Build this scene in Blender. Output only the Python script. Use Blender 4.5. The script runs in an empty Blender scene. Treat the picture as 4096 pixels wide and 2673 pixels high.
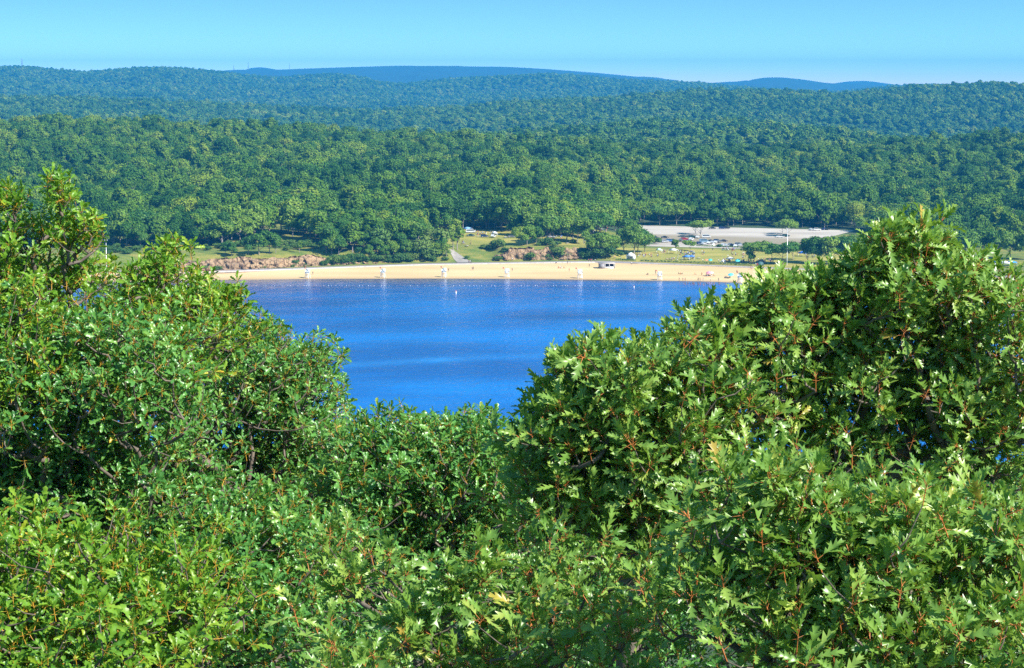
import bpy, math, random
import numpy as np
from mathutils import Vector
random.seed(7); rng = np.random.default_rng(11)
R = math.radians
sc = bpy.context.scene
C = sc.collection

# ------------------------------------------------------------------ camera, sky, sun, exposure
F = 8000.0                       # focal length in pixels of the 4096 px wide photograph
CX, CY, HZ, H = 2048.0, 1336.5, 325.0, 100.0
PITCH = math.atan((CY - HZ) / F)
cam_d = bpy.data.cameras.new('camera'); cam = bpy.data.objects.new('camera', cam_d); C.objects.link(cam)
cam_d.sensor_width = 36.0; cam_d.lens = 36.0 * F / 4096.0
cam_d.clip_start = 0.5; cam_d.clip_end = 60000
cam.location = (0, 0, H); cam.rotation_euler = (math.pi / 2 - PITCH, 0, 0)
sc.camera = cam

SUN_EL, SUN_AZ = 41.0, 121.0     # azimuth clockwise from +Y (the viewing direction)
w = bpy.data.worlds.new('World'); sc.world = w; w.use_nodes = True
nt = w.node_tree; nt.nodes.clear()
def N(t, kind, **kw):
    n = t.nodes.new(kind)
    for k, v in kw.items(): setattr(n, k, v)
    return n
tc = N(nt, 'ShaderNodeTexCoord'); sx = N(nt, 'ShaderNodeSeparateXYZ'); cx_ = N(nt, 'ShaderNodeCombineXYZ')
mul = N(nt, 'ShaderNodeMath', operation='MULTIPLY_ADD'); mul.inputs[1].default_value = 7.0; mul.inputs[2].default_value = 0.03
nrm = N(nt, 'ShaderNodeVectorMath', operation='NORMALIZE')
sky = N(nt, 'ShaderNodeTexSky', sky_type='NISHITA'); sky.sun_disc = False
sky.sun_elevation = R(SUN_EL); sky.sun_rotation = R(SUN_AZ)
sky.altitude = 400; sky.air_density = 1.0; sky.dust_density = 0.3; sky.ozone_density = 3.0
hs = N(nt, 'ShaderNodeHueSaturation'); hs.inputs['Hue'].default_value = 0.472
hs.inputs['Saturation'].default_value = 1.12; hs.inputs['Value'].default_value = .98
bg = N(nt, 'ShaderNodeBackground'); bg.inputs['Strength'].default_value = 0.145
wo = N(nt, 'ShaderNodeOutputWorld')
L = nt.links.new
L(tc.outputs['Generated'], sx.inputs[0]); L(sx.outputs[0], cx_.inputs[0]); L(sx.outputs[1], cx_.inputs[1])
L(sx.outputs[2], mul.inputs[0]); L(mul.outputs[0], cx_.inputs[2]); L(cx_.outputs[0], nrm.inputs[0])
L(nrm.outputs[0], sky.inputs[0]); L(sky.outputs[0], hs.inputs['Color']); L(hs.outputs[0], bg.inputs[0]); L(bg.outputs[0], wo.inputs[0])

sd = bpy.data.lights.new('sun', 'SUN'); sd.energy = 4.9; sd.angle = R(0.5); sd.color = (1.0, 0.95, 0.86)
so = bpy.data.objects.new('sun', sd); C.objects.link(so)
sv = Vector((math.cos(R(SUN_EL)) * math.sin(R(SUN_AZ)), math.cos(R(SUN_EL)) * math.cos(R(SUN_AZ)), math.sin(R(SUN_EL))))
so.rotation_euler = sv.to_track_quat('Z', 'Y').to_euler(); so.location = (60, -30, 160)
vs = sc.view_settings; vs.view_transform = 'Standard'; vs.look = 'None'; vs.exposure = 0.92; vs.gamma = 1.0
sc.render.engine = 'CYCLES'
cy = sc.cycles; cy.max_bounces = 5; cy.diffuse_bounces = 3; cy.glossy_bounces = 2; cy.transmission_bounces = 3
cy.volume_bounces = 0; cy.transparent_max_bounces = 4; cy.use_denoising = False; cy.sample_clamp_indirect = 3.0
cy.caustics_reflective = False; cy.caustics_refractive = False

# ------------------------------------------------------------------ helpers
def tag(o, label=None, cat=None, group=None, kind=None):
    if label: o['label'] = label
    if cat: o['category'] = cat
    if group: o['group'] = group
    if kind: o['kind'] = kind
    return o
def ray(X, Y):
    xc = (X - CX) / F; yc = (CY - Y) / F
    return np.array([xc, math.cos(PITCH) + yc * math.sin(PITCH), -math.sin(PITCH) + yc * math.cos(PITCH)])
def at(X, Y, D):                                   # the point seen at a pixel, D metres ahead
    r = ray(X, Y); return r / r[1] * D + np.array([0, 0, H])
def project(P):
    P = np.atleast_2d(P); v = P - np.array([0, 0, H])
    cp, sp = math.cos(PITCH), math.sin(PITCH)
    zf = v[:, 1] * cp - v[:, 2] * sp; up = v[:, 1] * sp + v[:, 2] * cp
    return CX + F * v[:, 0] / zf, CY - F * up / zf
def mk(name, V, Fc, mats, parent=None, smooth=False, mi=None, attrs=None, link=True):
    """one mesh object from arrays; Fc is an (n,k) array or a list of such arrays"""
    V = np.asarray(V, dtype=np.float32).reshape(-1, 3)
    if isinstance(Fc, np.ndarray): Fc = [Fc]
    Fc = [np.asarray(f, dtype=np.int32) for f in Fc if len(f)]
    me = bpy.data.meshes.new(name)
    me.vertices.add(len(V)); me.vertices.foreach_set('co', V.ravel())
    loops = np.concatenate([f.ravel() for f in Fc]); tot = np.concatenate([np.full(len(f), f.shape[1], dtype=np.int32) for f in Fc])
    start = np.concatenate([[0], np.cumsum(tot)[:-1]]).astype(np.int32)
    me.loops.add(len(loops)); me.loops.foreach_set('vertex_index', loops)
    me.polygons.add(len(tot)); me.polygons.foreach_set('loop_start', start); me.polygons.foreach_set('loop_total', tot)
    if not isinstance(mats, (list, tuple)): mats = [mats]
    for m in mats: me.materials.append(m)
    if mi is not None: me.polygons.foreach_set('material_index', np.asarray(mi, dtype=np.int32))
    if smooth: me.polygons.foreach_set('use_smooth', np.ones(len(tot), dtype=bool))
    for k, (dt, arr) in (attrs or {}).items():
        at_ = me.attributes.new(k, dt, 'POINT'); at_.data.foreach_set('value', np.asarray(arr).ravel())
    me.update(calc_edges=True); me.validate()
    o = bpy.data.objects.new(name, me)
    if link: C.objects.link(o)
    if parent: o.parent = parent
    return o
def empty(name, loc, rz=0):
    o = bpy.data.objects.new(name, None); C.objects.link(o); o.location = loc; o.rotation_euler = (0, 0, rz); o.empty_display_size = .5
    return o
def dup(root, loc, rz=0.0, scale=None, color=None):
    r = root.copy(); C.objects.link(r); r.location = loc; r.rotation_euler = (0, 0, rz)
    if scale is not None: r.scale = scale
    if color is not None: r.color = color
    for ch in root.children:
        c = ch.copy(); C.objects.link(c); c.parent = r
        if color is not None: c.color = color
        for g in ch.children:
            d = g.copy(); C.objects.link(d); d.parent = c
    return r
class MB:
    """collects simple solids into one mesh"""
    def __init__(s): s.V = []; s.Q = []; s.T = []; s.n = 0; s.qm = []; s.tm = []
    def add(s, V, Q=(), T=(), m=0):
        V = np.asarray(V, float); s.V.append(V)
        if len(Q): s.Q.append(np.asarray(Q) + s.n); s.qm += [m] * len(Q)
        if len(T): s.T.append(np.asarray(T) + s.n); s.tm += [m] * len(T)
        s.n += len(V); return s
    def box(s, x0, x1, y0, y1, z0, z1, m=0, top=None):
        tx0, tx1, ty0, ty1 = top if top else (x0, x1, y0, y1)
        V = [(x0, y0, z0), (x1, y0, z0), (x1, y1, z0), (x0, y1, z0), (tx0, ty0, z1), (tx1, ty0, z1), (tx1, ty1, z1), (tx0, ty1, z1)]
        return s.add(V, [(3, 2, 1, 0), (4, 5, 6, 7), (0, 1, 5, 4), (1, 2, 6, 5), (2, 3, 7, 6), (3, 0, 4, 7)], m=m)
    def tube(s, p, q, r0, r1=None, k=6, m=0):
        V, Q = tubes(np.array([p], float), np.array([q], float), np.array([r0]), np.array([r1 if r1 is not None else r0]), k)
        n = s.n; s.add(V, Q, m=m)
        s.add(np.array([q], float), [], [(n + k + i - s.n, n + k + (i + 1) % k - s.n, 0) for i in range(k)], m=m)
        return s
    def cyl(s, c, ax, r, h, k=12, m=0):
        c = np.array(c, float); ax = np.array(ax, float); ax /= np.linalg.norm(ax)
        s.tube(c - ax * h / 2, c + ax * h / 2, r, r, k, m); s.tube(c + ax * h / 2, c - ax * h / 2, r * .999, r * .999, k, m); return s
    def build(s, name, mats, parent=None, smooth=False, attrs=None):
        fc = []; mi = []
        if s.Q: fc.append(np.concatenate(s.Q)); mi += s.qm
        if s.T: fc.append(np.concatenate(s.T)); mi += s.tm
        return mk(name, np.concatenate(s.V), fc, mats, parent, smooth, mi if isinstance(mats, (list, tuple)) else None, attrs)
def frames(d):
    d = d / np.maximum(np.linalg.norm(d, axis=1, keepdims=True), 1e-9)
    a = np.where(np.abs(d[:, 2:3]) > .9, np.array([[1., 0, 0]]), np.array([[0, 0, 1.]]))
    u = np.cross(a, d); u /= np.linalg.norm(u, axis=1, keepdims=True); v = np.cross(d, u)
    return d, u, v
def tubes(P, Q, r0, r1, k=5):
    d, u, v = frames(Q - P); n = len(P)
    t = np.arange(k) * 2 * np.pi / k; c = np.cos(t)[None, :, None]; s_ = np.sin(t)[None, :, None]
    ring = u[:, None] * c + v[:, None] * s_
    V = np.concatenate([P[:, None] + ring * r0[:, None, None], Q[:, None] + ring * r1[:, None, None]], axis=1)
    i = np.arange(k); j = (i + 1) % k
    q = np.stack([i, j, j + k, i + k], axis=1)
    return V.reshape(-1, 3), (q[None] + (np.arange(n) * 2 * k)[:, None, None]).reshape(-1, 4)

_perm = rng.random((256, 256))
def vnoise(x, y):
    xi = np.floor(x).astype(int); yi = np.floor(y).astype(int); fx = x - xi; fy = y - yi
    fx = fx * fx * (3 - 2 * fx); fy = fy * fy * (3 - 2 * fy)
    g = lambda i, j: _perm[i % 256, j % 256]
    return (g(xi, yi) * (1 - fx) + g(xi + 1, yi) * fx) * (1 - fy) + (g(xi, yi + 1) * (1 - fx) + g(xi + 1, yi + 1) * fx) * fy
def fbm(x, y, o=4):
    s = 0; a = .5
    for k in range(o): s = s + a * (vnoise(x * 2 ** k + 17 * k, y * 2 ** k + 31 * k) - .5); a *= .5
    return s

# ------------------------------------------------------------------ materials
def mat(name):
    m = bpy.data.materials.new(name); m.use_nodes = True; t = m.node_tree
    b = t.nodes['Principled BSDF']; return m, t, b
def flat(name, col, rough=.6, metal=0., var=.0, scale=3.0, bump=0., spec=.5):
    m, t, b = mat(name); b.inputs['Roughness'].default_value = rough; b.inputs['Metallic'].default_value = metal
    b.inputs['Specular IOR Level'].default_value = spec
    if var:
        tc = N(t, 'ShaderNodeTexCoord'); n = N(t, 'ShaderNodeTexNoise'); n.inputs['Scale'].default_value = scale; n.inputs['Detail'].default_value = 6
        r = N(t, 'ShaderNodeValToRGB'); e = r.color_ramp.elements
        e[0].position = .3; e[1].position = .7
        e[0].color = [c * (1 - var) for c in col] + [1]; e[1].color = [min(1, c * (1 + var)) for c in col] + [1]
        t.links.new(tc.outputs['Object'], n.inputs['Vector']); t.links.new(n.outputs['Fac'], r.inputs[0]); t.links.new(r.outputs[0], b.inputs['Base Color'])
        if bump:
            bp = N(t, 'ShaderNodeBump'); bp.inputs['Strength'].default_value = bump; t.links.new(n.outputs['Fac'], bp.inputs['Height']); t.links.new(bp.outputs[0], b.inputs['Normal'])
    else: b.inputs['Base Color'].default_value = (*col, 1)
    return m
def ramp(t, stops, inp=None):
    r = N(t, 'ShaderNodeValToRGB'); e = r.color_ramp.elements
    while len(e) < len(stops): e.new(.5)
    for k, (p, c) in enumerate(stops): e[k].position = p; e[k].color = (*c, 1)
    if inp is not None: t.links.new(inp, r.inputs[0])
    return r
def mathn(t, op, a, b=None, clamp=False):
    n = N(t, 'ShaderNodeMath', operation=op); n.use_clamp = clamp
    for i, v in enumerate((a, b)):
        if v is None: continue
        if isinstance(v, (int, float)): n.inputs[i].default_value = v
        else: t.links.new(v, n.inputs[i])
    return n.outputs[0]
def mixc(t, f, a, b, mode='MIX'):
    n = N(t, 'ShaderNodeMix', data_type='RGBA', blend_type=mode); ins = [n.inputs[0], n.inputs[6], n.inputs[7]]
    for i, v in zip(ins, (f, a, b)):
        if isinstance(v, (int, float)): i.default_value = v
        elif isinstance(v, tuple): i.default_value = (*v, 1)
        else: t.links.new(v, i)
    return n.outputs[2]
def noise(t, scale, detail=5, coord='Object', rough=.55, vec=None):
    n = N(t, 'ShaderNodeTexNoise'); n.inputs['Scale'].default_value = scale; n.inputs['Detail'].default_value = detail; n.inputs['Roughness'].default_value = rough
    if vec is None:
        tc = N(t, 'ShaderNodeTexCoord'); vec = tc.outputs[coord]
    t.links.new(vec, n.inputs['Vector']); return n
def leafmat(name, stops, rough=.38, trans=.28, use_obj=True, tcol=(.25, .42, .03), spec=.5):
    """leaves: colour by a per-leaf value (attribute rnd) and by tree"""
    m, t, b = mat(name); a = N(t, 'ShaderNodeAttribute', attribute_name='rnd')
    f = a.outputs['Fac']
    if use_obj:
        oi = N(t, 'ShaderNodeObjectInfo')
        ge = N(t, 'ShaderNodeNewGeometry'); pn = noise(t, .011, 3, vec=ge.outputs['Position'])
        f = mathn(t, 'ADD', mathn(t, 'ADD', mathn(t, 'MULTIPLY', f, .34), mathn(t, 'MULTIPLY', oi.outputs['Random'], .55)), mathn(t, 'SUBTRACT', mathn(t, 'MULTIPLY', pn.outputs['Fac'], 1.1), .50))
    r = ramp(t, stops, f); t.links.new(r.outputs[0], b.inputs['Base Color'])
    b.inputs['Roughness'].default_value = rough; b.inputs['Specular IOR Level'].default_value = spec
    tr = N(t, 'ShaderNodeBsdfTranslucent'); t.links.new(mixc(t, .6, r.outputs[0], tcol), tr.inputs[0])
    mx = N(t, 'ShaderNodeMixShader'); mx.inputs[0].default_value = trans
    out = t.nodes['Material Output']
    t.links.new(b.outputs[0], mx.inputs[1]); t.links.new(tr.outputs[0], mx.inputs[2]); t.links.new(mx.outputs[0], out.inputs[0])
    return m
M = {}
M['leaf_red'] = leafmat('red_oak_leaf', [(0, (.075, .19, .03)), (.45, (.20, .36, .065)), (.8, (.32, .46, .09)), (.97, (.44, .5, .09)), (1, (.5, .36, .07))], .33, .34, False)
M['leaf_white'] = leafmat('chestnut_oak_leaf', [(0, (.045, .17, .035)), (.5, (.125, .33, .065)), (.85, (.22, .41, .075)), (.98, (.36, .43, .06)), (1, (.5, .38, .04))], .32, .33, False)
M['leaf_yell'] = leafmat('yellowish_oak_leaf', [(0, (.06, .19, .015)), (.5, (.17, .35, .03)), (.85, (.30, .44, .035)), (.97, (.46, .46, .04)), (1, (.6, .42, .04))], .38, .36, False)
M['far_leaf'] = leafmat('forest_leaf', [(0, (.010, .050, .009)), (.3, (.040, .125, .010)), (.65, (.115, .225, .014)), (1, (.25, .32, .028))], .65, .09, True, (.12, .3, .03), .15)
M['park_leaf'] = leafmat('park_tree_leaf', [(0, (.020, .10, .018)), (.35, (.070, .19, .016)), (.7, (.17, .29, .022)), (1, (.28, .38, .04))], .55, .2, True, (.15, .3, .03), .3)
M['bush_leaf'] = leafmat('bush_leaf', [(0, (.035, .11, .022)), (.5, (.09, .19, .03)), (1, (.19, .26, .045))], .6, .2, True, (.15, .3, .03), .25)
M['bark'] = flat('oak_bark', (.13, .105, .085), .9, var=.45, scale=9, bump=.6)
M['bark_grey'] = flat('grey_bark', (.24, .21, .185), .9, var=.4, scale=4, bump=.5)
M['stalk'] = flat('leaf_stalk', (.50, .17, .045), .5, var=.35, scale=6)
M['stalk_y'] = flat('pale_leaf_stalk', (.50, .27, .03), .5, var=.35, scale=6)
M['white'] = flat('white_paint', (.82, .82, .80), .4, var=.05, scale=1.5)
M['canvas'] = flat('white_canvas', (.72, .72, .72), .7)
M['grey'] = flat('grey_siding', (.27, .26, .28), .7, var=.15, scale=2)
M['dark'] = flat('dark_opening', (.03, .03, .035), .5)
M['roof'] = flat('grey_roof', (.30, .29, .30), .8, var=.2, scale=1)
M['rubber'] = flat('tyre_rubber', (.02, .02, .02), .8)
M['glass'] = flat('car_glass', (.02, .03, .04), .08)
M['steel'] = flat('galvanised_pole', (.72, .73, .74), .35, .3)
M['mast'] = flat('mast_steel', (.20, .20, .22), .5)
M['skin'] = flat('skin', (.33, .19, .13), .6)
M['hair'] = flat('dark_hair', (.04, .025, .018), .6)
M['orange'] = flat('orange_plastic', (.75, .16, .05), .4)
M['red'] = flat('red_cloth', (.62, .10, .07), .7)
M['stone'] = flat('stone_edging', (.50, .45, .42), .8, var=.2, scale=1)
M['wood'] = flat('weathered_wood', (.30, .22, .15), .8, var=.3, scale=3)
def objcol(name, rough=.35, metal=0., coat=0.):
    m, t, b = mat(name); oi = N(t, 'ShaderNodeObjectInfo'); t.links.new(oi.outputs['Color'], b.inputs['Base Color'])
    b.inputs['Roughness'].default_value = rough; b.inputs['Metallic'].default_value = metal; b.inputs['Coat Weight'].default_value = coat; return m
M['paint'] = objcol('car_paint', .3, .2, .6); M['cloth'] = objcol('dyed_cloth', .8); M['fabric'] = objcol('canopy_fabric', .7)
# sand
m, t, b = mat('beach_sand'); tcs = N(t, 'ShaderNodeTexCoord'); mp = N(t, 'ShaderNodeMapping'); mp.inputs['Scale'].default_value = (.012, .05, .1)
t.links.new(tcs.outputs['Object'], mp.inputs[0]); n1 = noise(t, 1.0, 6, vec=mp.outputs[0]); n2 = noise(t, 1.1, 4)
wet = N(t, 'ShaderNodeAttribute', attribute_name='wet')
r1 = ramp(t, [(.28, (.53, .355, .17)), (.5, (.655, .455, .225)), (.72, (.74, .54, .29))], n1.outputs['Fac'])
c1 = mixc(t, mathn(t, 'MULTIPLY', n2.outputs['Fac'], .35), r1.outputs[0], (.56, .38, .20))
t.links.new(mixc(t, wet.outputs['Fac'], c1, (.42, .285, .14)), b.inputs['Base Color']); b.inputs['Roughness'].default_value = .9
bp = N(t, 'ShaderNodeBump'); bp.inputs['Strength'].default_value = .5; bp.inputs['Distance'].default_value = .3; t.links.new(n2.outputs['Fac'], bp.inputs['Height']); t.links.new(bp.outputs[0], b.inputs['Normal'])
M['sand'] = m
# lawn / meadow
def grassmat(name, a, b_, c, s=.05):
    m, t, b = mat(name); tcs = N(t, 'ShaderNodeTexCoord'); mp = N(t, 'ShaderNodeMapping'); mp.inputs['Scale'].default_value = (s, s * 2.2, s)
    t.links.new(tcs.outputs['Object'], mp.inputs[0]); n1 = noise(t, 1, 7, vec=mp.outputs[0], rough=.65); n2 = noise(t, 1.3, 4)
    f = mathn(t, 'ADD', mathn(t, 'MULTIPLY', n1.outputs['Fac'], .75), mathn(t, 'MULTIPLY', n2.outputs['Fac'], .25))
    r = ramp(t, [(.36, a), (.5, b_), (.63, c)], f); t.links.new(r.outputs[0], b.inputs['Base Color']); b.inputs['Roughness'].default_value = .95
    bp = N(t, 'ShaderNodeBump'); bp.inputs['Strength'].default_value = .8; bp.inputs['Distance'].default_value = .5; t.links.new(n2.outputs['Fac'], bp.inputs['Height']); t.links.new(bp.outputs[0], b.inputs['Normal'])
    return m
M['lawn'] = grassmat('dry_lawn', (.17, .20, .03), (.31, .28, .045), (.44, .35, .08), .035)
M['meadow'] = grassmat('rough_grass', (.055, .12, .015), (.15, .185, .022), (.30, .245, .05), .075)
M['floor'] = grassmat('forest_floor', (.020, .045, .016), (.035, .07, .02), (.06, .09, .03), .1)
M['hill'] = grassmat('far_forest_cover', (.012, .035, .018), (.02, .055, .022), (.035, .08, .03), .02)
M['asphalt'] = flat('pale_asphalt', (.27, .24, .235), .9, var=.22, scale=.06)
M['gravel'] = flat('gravel_track', (.30, .27, .24), .95, var=.25, scale=.3)
M['bed'] = flat('lake_bed', (.16, .12, .06), .9)
# parking lot: pale worn concrete with browner road along its near side
m, t, b = mat('parking_surface'); tcs = N(t, 'ShaderNodeTexCoord'); mp = N(t, 'ShaderNodeMapping'); mp.inputs['Scale'].default_value = (.02, .06, .1)
t.links.new(tcs.outputs['Object'], mp.inputs[0]); n1 = noise(t, 1, 7, vec=mp.outputs[0], rough=.7); n2 = noise(t, .8, 3)
at_ = N(t, 'ShaderNodeAttribute', attribute_name='road')
r1 = ramp(t, [(.3, (.34, .295, .25)), (.5, (.46, .405, .345)), (.7, (.56, .50, .43))], n1.outputs['Fac'])
t.links.new(mixc(t, at_.outputs['Fac'], r1.outputs[0], (.27, .22, .14)), b.inputs['Base Color']); b.inputs['Roughness'].default_value = .9; M['lot'] = m
# rock
m, t, b = mat('pink_granite'); tcs = N(t, 'ShaderNodeTexCoord')
vo = N(t, 'ShaderNodeTexVoronoi', feature='DISTANCE_TO_EDGE'); vo.inputs['Scale'].default_value = .33; vmp = N(t, 'ShaderNodeMapping'); vmp.inputs['Scale'].default_value = (1.0, .6, .45); t.links.new(tcs.outputs['Object'], vmp.inputs[0]); t.links.new(vmp.outputs[0], vo.inputs['Vector'])
n1 = noise(t, .14, 6, rough=.6); n2 = noise(t, .9, 6, rough=.7)
f = mathn(t, 'ADD', mathn(t, 'MULTIPLY', n1.outputs['Fac'], .55), mathn(t, 'MULTIPLY', n2.outputs['Fac'], .45))
r1 = ramp(t, [(.34, (.13, .10, .07)), (.45, (.29, .19, .11)), (.56, (.42, .28, .15)), (.68, (.54, .38, .21))], f)
cr = ramp(t, [(0, (.35, .29, .25)), (.10, (1, 1, 1))], vo.outputs['Distance'])
t.links.new(mixc(t, 1.0, r1.outputs[0], cr.outputs[0], 'MULTIPLY'), b.inputs['Base Color']); b.inputs['Roughness'].default_value = .9
bp = N(t, 'ShaderNodeBump'); bp.inputs['Strength'].default_value = 1; bp.inputs['Distance'].default_value = .6; t.links.new(n2.outputs['Fac'], bp.inputs['Height']); t.links.new(bp.outputs[0], b.inputs['Normal'])
M['rock'] = m
# water
m, t, b = mat('lake_water'); tcs = N(t, 'ShaderNodeTexCoord')
sh = N(t, 'ShaderNodeAttribute', attribute_name='shallow')
mp = N(t, 'ShaderNodeMapping'); mp.inputs['Scale'].default_value = (.006, .012, .1); t.links.new(tcs.outputs['Object'], mp.inputs[0]); big = noise(t, 1, 4, vec=mp.outputs[0])
mp2 = N(t, 'ShaderNodeMapping'); mp2.inputs['Scale'].default_value = (.35, .2, .3); t.links.new(tcs.outputs['Object'], mp2.inputs[0]); sm = noise(t, 1, 3, vec=mp2.outputs[0], rough=.7)
mp3 = N(t, 'ShaderNodeMapping'); mp3.inputs['Scale'].default_value = (.09, .05, .3); t.links.new(tcs.outputs['Object'], mp3.inputs[0]); md = noise(t, 1, 4, vec=mp3.outputs[0], rough=.7)
deep = ramp(t, [(.38, (.0005, .075, .32)), (.62, (.001, .16, .54))], big.outputs['Fac'])
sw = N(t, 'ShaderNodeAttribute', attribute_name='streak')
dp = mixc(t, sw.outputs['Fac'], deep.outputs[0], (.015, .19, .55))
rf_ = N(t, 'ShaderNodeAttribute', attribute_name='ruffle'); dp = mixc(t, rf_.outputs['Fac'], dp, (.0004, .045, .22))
t.links.new(mixc(t, sh.outputs['Fac'], dp, (.13, .08, .03)), b.inputs['Base Color'])
b.inputs['Roughness'].default_value = .16; b.inputs['IOR'].default_value = 1.33; b.inputs['Specular IOR Level'].default_value = .28
hgt = mathn(t, 'ADD', mathn(t, 'MULTIPLY', sm.outputs['Fac'], .45), mathn(t, 'MULTIPLY', md.outputs['Fac'], 1.3))
bp = N(t, 'ShaderNodeBump'); bp.inputs['Strength'].default_value = 1.0; bp.inputs['Distance'].default_value = .5; t.links.new(hgt, bp.inputs['Height']); t.links.new(bp.outputs[0], b.inputs['Normal'])
M['water'] = m; WATER_BUMP = bp

# ------------------------------------------------------------------ terrain profile
def atan_(X, Y): r = ray(X, Y); return r[0] / r[1], r[2] / r[1]
def curve(pts):
    a, e = zip(*[atan_(X, Y) for X, Y in pts]); a = np.array(a); e = np.array(e)
    def f(q):
        s = 0
        for dx, wt in ((-.006, .2), (-.003, .2), (0, .2), (.003, .2), (.006, .2)): s = s + wt * np.interp(q + dx, a, e)
        return s
    return f
def a_of(X, Y=1000): return atan_(X, Y)[0]
water_l = curve([(-900, 1150), (300, 1131), (540, 1126), (910, 1120), (1250, 1116), (1700, 1114.5), (2100, 1116), (2600, 1122), (2850, 1127), (3004, 1135), (3300, 1150), (3700, 1172), (4700, 1230)])
prom_l = curve([(-900, 1140), (300, 1108), (540, 1098), (910, 1089), (1300, 1075), (1700, 1061), (2100, 1055), (2400, 1051), (2600, 1057), (2800, 1064), (3050, 1074), (3400, 1088), (4000, 1110), (4700, 1135)])
L3 = curve([(-900, 480), (0, 490), (500, 500), (1024, 511), (1500, 540), (2048, 574), (2500, 592), (2995, 602), (3250, 600), (3511, 589), (3800, 565), (4096, 541), (5000, 500)])
L3B = curve([(-900, 600), (1400, 600), (1700, 560), (2048, 535), (2400, 505), (2700, 482), (3000, 490), (3400, 530), (3600, 570), (5000, 590)])
L4 = curve([(-900, 380), (0, 374), (250, 378), (516, 387), (780, 398), (1032, 412), (1377, 430), (1764, 421), (2048, 396), (2306, 386), (2564, 370), (2736, 352), (2908, 348), (3166, 356), (3339, 365), (3511, 352), (3683, 335), (3941, 322), (4096, 330), (5000, 350)])
L5 = curve([(-900, 280), (0, 260), (69, 256), (172, 264), (275, 276), (370, 282), (447, 270), (559, 260), (688, 264), (860, 276), (990, 294), (1119, 304), (1205, 294), (1334, 286), (1420, 294), (1506, 318), (1592, 333), (1678, 322), (1807, 307), (2048, 293), (2194, 285), (2349, 296), (2478, 309), (2607, 316), (2779, 322), (2952, 339), (3100, 352), (3400, 360), (3511, 341), (3650, 332), (4096, 345), (5000, 350)])
L6 = curve([(-900, 320), (800, 300), (903, 280), (1119, 279), (1291, 272), (1592, 263), (1807, 266), (2048, 268), (2220, 279), (2349, 289), (2478, 300), (2599, 313), (2800, 340), (2940, 338), (3020, 313), (3089, 307), (3166, 312), (3253, 324), (3339, 337), (3430, 346), (3600, 345), (5000, 350)])
L7 = curve([(-900, 330), (930, 300), (985, 276), (1025, 264), (1055, 265), (1090, 277), (1200, 300), (3300, 340), (3370, 328), (3440, 321), (3500, 326), (3600, 342), (5000, 345)])
sst = lambda x: np.clip(x, 0, 1) ** 2 * (3 - 2 * np.clip(x, 0, 1))
TREE_H = 11.0
def profile(a):
    """breakpoints (y, z, ease) over columns a = x / y"""
    a = np.atleast_1d(a).astype(float); o = np.ones_like(a)
    ys = H / -water_l(a); zp = 2.2; yp = (H - zp) / -prom_l(a)
    yp = np.maximum(yp, ys + 25)
    rt = sst((a - a_of(2380)) / (a_of(2500) - a_of(2380)))      # 0 = raised bank on the left, 1 = flat lawn on the right
    r2 = sst((a - a_of(2150)) / (a_of(2540) - a_of(2150)))
    tg = sst((a - a_of(1790)) / .004) * (1 - sst((a - a_of(1960)) / .006))   # gentler slope by the track
    z1 = 9.0 * (1 - rt) + 2.7 * rt
    B = [(-300 * o, 60 * o), (-20 * o, 80 * o), (55 * o, 82 * o), (230 * o, 40 * o), (430 * o, 3 * o), (460 * o, -2 * o), (ys - 60, -3 * o), (ys, 0 * o), (yp, zp * o), (yp + .3, (zp + .35) * o), (yp + 7, (zp + .4) * o), (yp + 12, (zp + .5) * o),
         (yp + 26 + 12 * tg, z1), (yp + 110, 12.5 * (1 - r2) + 3.2 * r2), (1262 * o, 14.5 * (1 - r2) + 4.2 * r2), (1400 * o, 20 * (1 - r2) + 6 * r2),
         (1700 * o, .5 * (20 * (1 - r2) + 6 * r2) + .5 * (H + 2000 * L3(a) - TREE_H) - 2), (2000 * o, H + 2000 * L3(a) - TREE_H), (2180 * o, H + 2000 * L3(a) - TREE_H - 25), (2800 * o, np.minimum(H + 2800 * L3B(a) - TREE_H, H + 2800 * L4(a) - 34)),
         (3050 * o, np.minimum(H + 2800 * L3B(a), H + 2800 * L4(a)) - 45), (4500 * o, H + 4500 * L4(a) - 17), (5100 * o, H + 4500 * L4(a) - 90), (8000 * o, H + 8000 * L5(a) - 15),
         (8600 * o, H + 8000 * L5(a) - 90), (12500 * o, H + 12500 * L6(a)), (13000 * o, H + 12500 * L6(a) - 90), (14000 * o, H + 14000 * L7(a)), (14400 * o, H + 14000 * L7(a) - 150)]
    ease = {17, 18, 19, 20, 21, 22, 23, 24, 25, 26, 27}
    return np.array([b[0] for b in B]), np.array([b[1] for b in B]), ease
NB = 29
def hgt_at(a, y):
    a = np.asarray(a, float).ravel(); y = np.asarray(y, float).ravel()
    Yk, Zk, ease = profile(a); z = np.array(Zk[0])
    for k in range(NB - 1):
        t = (y - Yk[k]) / np.maximum(Yk[k + 1] - Yk[k], .01); inside = (t >= 0) & (t <= 1)
        tt = np.clip(t, 0, 1)
        if k >= 17: tt = .6 * sst(tt) + .4 * tt
        z = np.where(inside, Zk[k] + (Zk[k + 1] - Zk[k]) * tt, z)
    far = sst((y - 2050) / 400)
    x = a * y
    nz = fbm(x / 420 + 5, y / 420, 4) * 85 * far
    crest = np.minimum.reduce([np.abs(y - c) / (350 if c < 4000 else 900) for c in (2800, 4500, 8000, 12500, 14000)])
    z = z + nz * np.clip(crest, 0.05, 1)
    nr = sst((y - 1420) / 200) * (1 - sst((y - 1900) / 100))
    z = z + nr * (fbm(x / 75, y / 95, 3) * 22) + far * fbm(x / 110 + 9, y / 120, 2) * 22 * np.clip(crest, .06, 1)
    return z
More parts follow.
